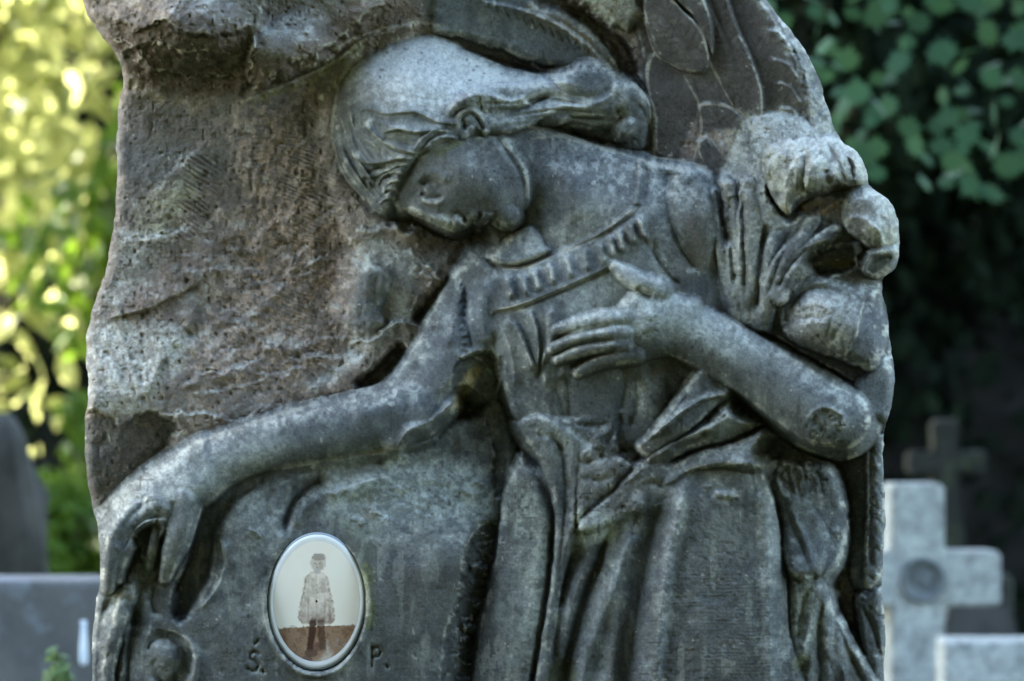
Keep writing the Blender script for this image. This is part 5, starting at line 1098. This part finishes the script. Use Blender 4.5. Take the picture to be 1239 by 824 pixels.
# left: slab in front, rough stele behind it
Yd5 = 8.2; q = rel(Yd5); y5 = Yd5-DIST; a = q(-420, 0)[0]; b = q(150, 0)[0]; tz = q(0, 702)[1]; ls = empty('grave_slab', ((a+b)/2, y5, GROUND)); tag(ls, 'smooth grey grave slab standing low at the left edge', 'grave')
bm = bmesh.new(); add_box(bm, a, b, y5, y5+.2, GROUND, tz, .014); link('headboard', bm_mesh('headboard', bm), grey_slab, ls)
bm = bmesh.new(); add_box(bm, a-.02, b+.02, y5-1.0, y5-.003, GROUND, GROUND+.28, .014); link('ledger', bm_mesh('ledger', bm), grey_slab, ls)
vx, vz = q(103, 775); bm = bmesh.new()
prof = [(.006, -.05), (.009, -.04), (.008, -.01), (.006, .015), (.005, .035), (.007, .045)]
tube_mesh(bm, [(vx, y5-.03, vz+d) for r_, d in prof], [r_ for r_, d in prof], 14)
t = NT('white_glass'); t.fin((.62, .68, .70), .25, None, .5); o = link('grave_vase', bm_mesh('grave_vase', bm, True), t.m); tag(o, 'slender white vase fixed on the face of the left grey slab', 'vase')
def stele(name, px, Yd, prof, th, label, seed, mat):
    q = rel(Yd); yy = Yd-DIST; k = S*Yd/DIST; cx = q(px, 0)[0]; bm = bmesh.new(); rg = []
    for py, wl, wr in prof:
        z = (412-py)*k; r_ = []
        for i in range(28):
            t_ = 2*math.pi*i/28; c_, s_ = math.cos(t_), math.sin(t_); ww = wr if c_ > 0 else wl; nn_ = 1+.22*float(vnoise(np.array(i*.5+seed), np.array(py/26.), seed))
            r_.append(bm.verts.new((cx+ww*k*math.copysign(abs(c_)**.6, c_)*nn_, yy+th*math.copysign(abs(s_)**.6, s_)*nn_*min(1, (wl+wr)/60), z)))
        rg.append(r_)
    for a, b in zip(rg, rg[1:]):
        for i in range(28): bm.faces.new((a[i], a[(i+1) % 28], b[(i+1) % 28], b[i]))
    bm.faces.new(rg[0]); o = link(name, bm_mesh(name, bm, True), mat); tag(o, label, 'headstone'); return o
stele('rough_stele', 5, 10.2, [(500,6,8),(508,20,14),(530,30,26),(560,44,32),(600,44,44),(650,48,46),(700,52,50),(760,54,52),(1050,60,58)], .12, 'rough hewn brownish standing stone behind the low grey slab', 4, stone_material('rough_brown_stone', (.02, .02, .015), (.075, .07, .055), 4, .02, .9))
# sprig in front of the left slab
rng = np.random.default_rng(77); p = at(70, 850, 7.0); root = empty('potted_conifer', (p.x, p.y, GROUND)); tag(root, 'tip of a small light green conifer in front of the left slab', 'plant')
bm = bmesh.new(); tube_mesh(bm, [(p.x, p.y, GROUND), (p.x, p.y, at(70, 800, 7.0).z)], [.012, .003], 8); link('stem', bm_mesh('stem', bm, True), bark, root)
m = 1500; tz = at(70, 784, 7.0).z; u = rng.random(m)**.7; th = rng.random(m)*6.283; rr = (.012+.16*u)*rng.random(m)**.5; P = np.stack([p.x+rr*np.cos(th), p.y+rr*np.sin(th), tz-u*(tz-GROUND-.05)], -1)
leaves_obj('foliage', rng, P, np.stack([np.cos(th), np.sin(th), .8+0*th], -1), .035, OVAL, leaf_mat('conifer_leaf', (.09, .14, .05), (.18, .24, .10), .3, (.2, .3, .08)), root, .5+.3*rng.normal(size=m), .5)

# added unseen trees and hedge: left ones block the sun, rear ones low sky
tree('light_blocking_tree', (-6.4, 5.2, GROUND), 13.5, 3.3, 30000, .26, OVAL, dark, 'added tall tree, unseen, blocking the sun from the stone', 'tree', 91, .16, trunk_r=.24, holes=.02, lumps=60)
hedge('hedge', -13, 13, -10.5, 9.0, 'added high hedge, unseen, blocking low sky behind the camera', 62, dark)
for i, (x, y, lb) in enumerate([(-4.2, -8.6, 'added tall tree, unseen, blocking sky behind the camera, left one'), (3.6, -8.2, 'added tall tree, unseen, blocking sky behind the camera, right one')]):
    tree('light_blocking_tree', (x, y, GROUND), 15, 4.3, 22000, .36, OVAL, dark, lb, 'tree', 95+i, .25, trunk_r=.26, holes=.05, lumps=60)
tree('light_blocking_tree', (-6.0, 10.4, GROUND), 13, 3.4, 30000, .26, OVAL, dark, 'added tall tree, unseen, blocking the sun from the graves at right', 'tree', 99, .16, trunk_r=.22, holes=.02, lumps=50)
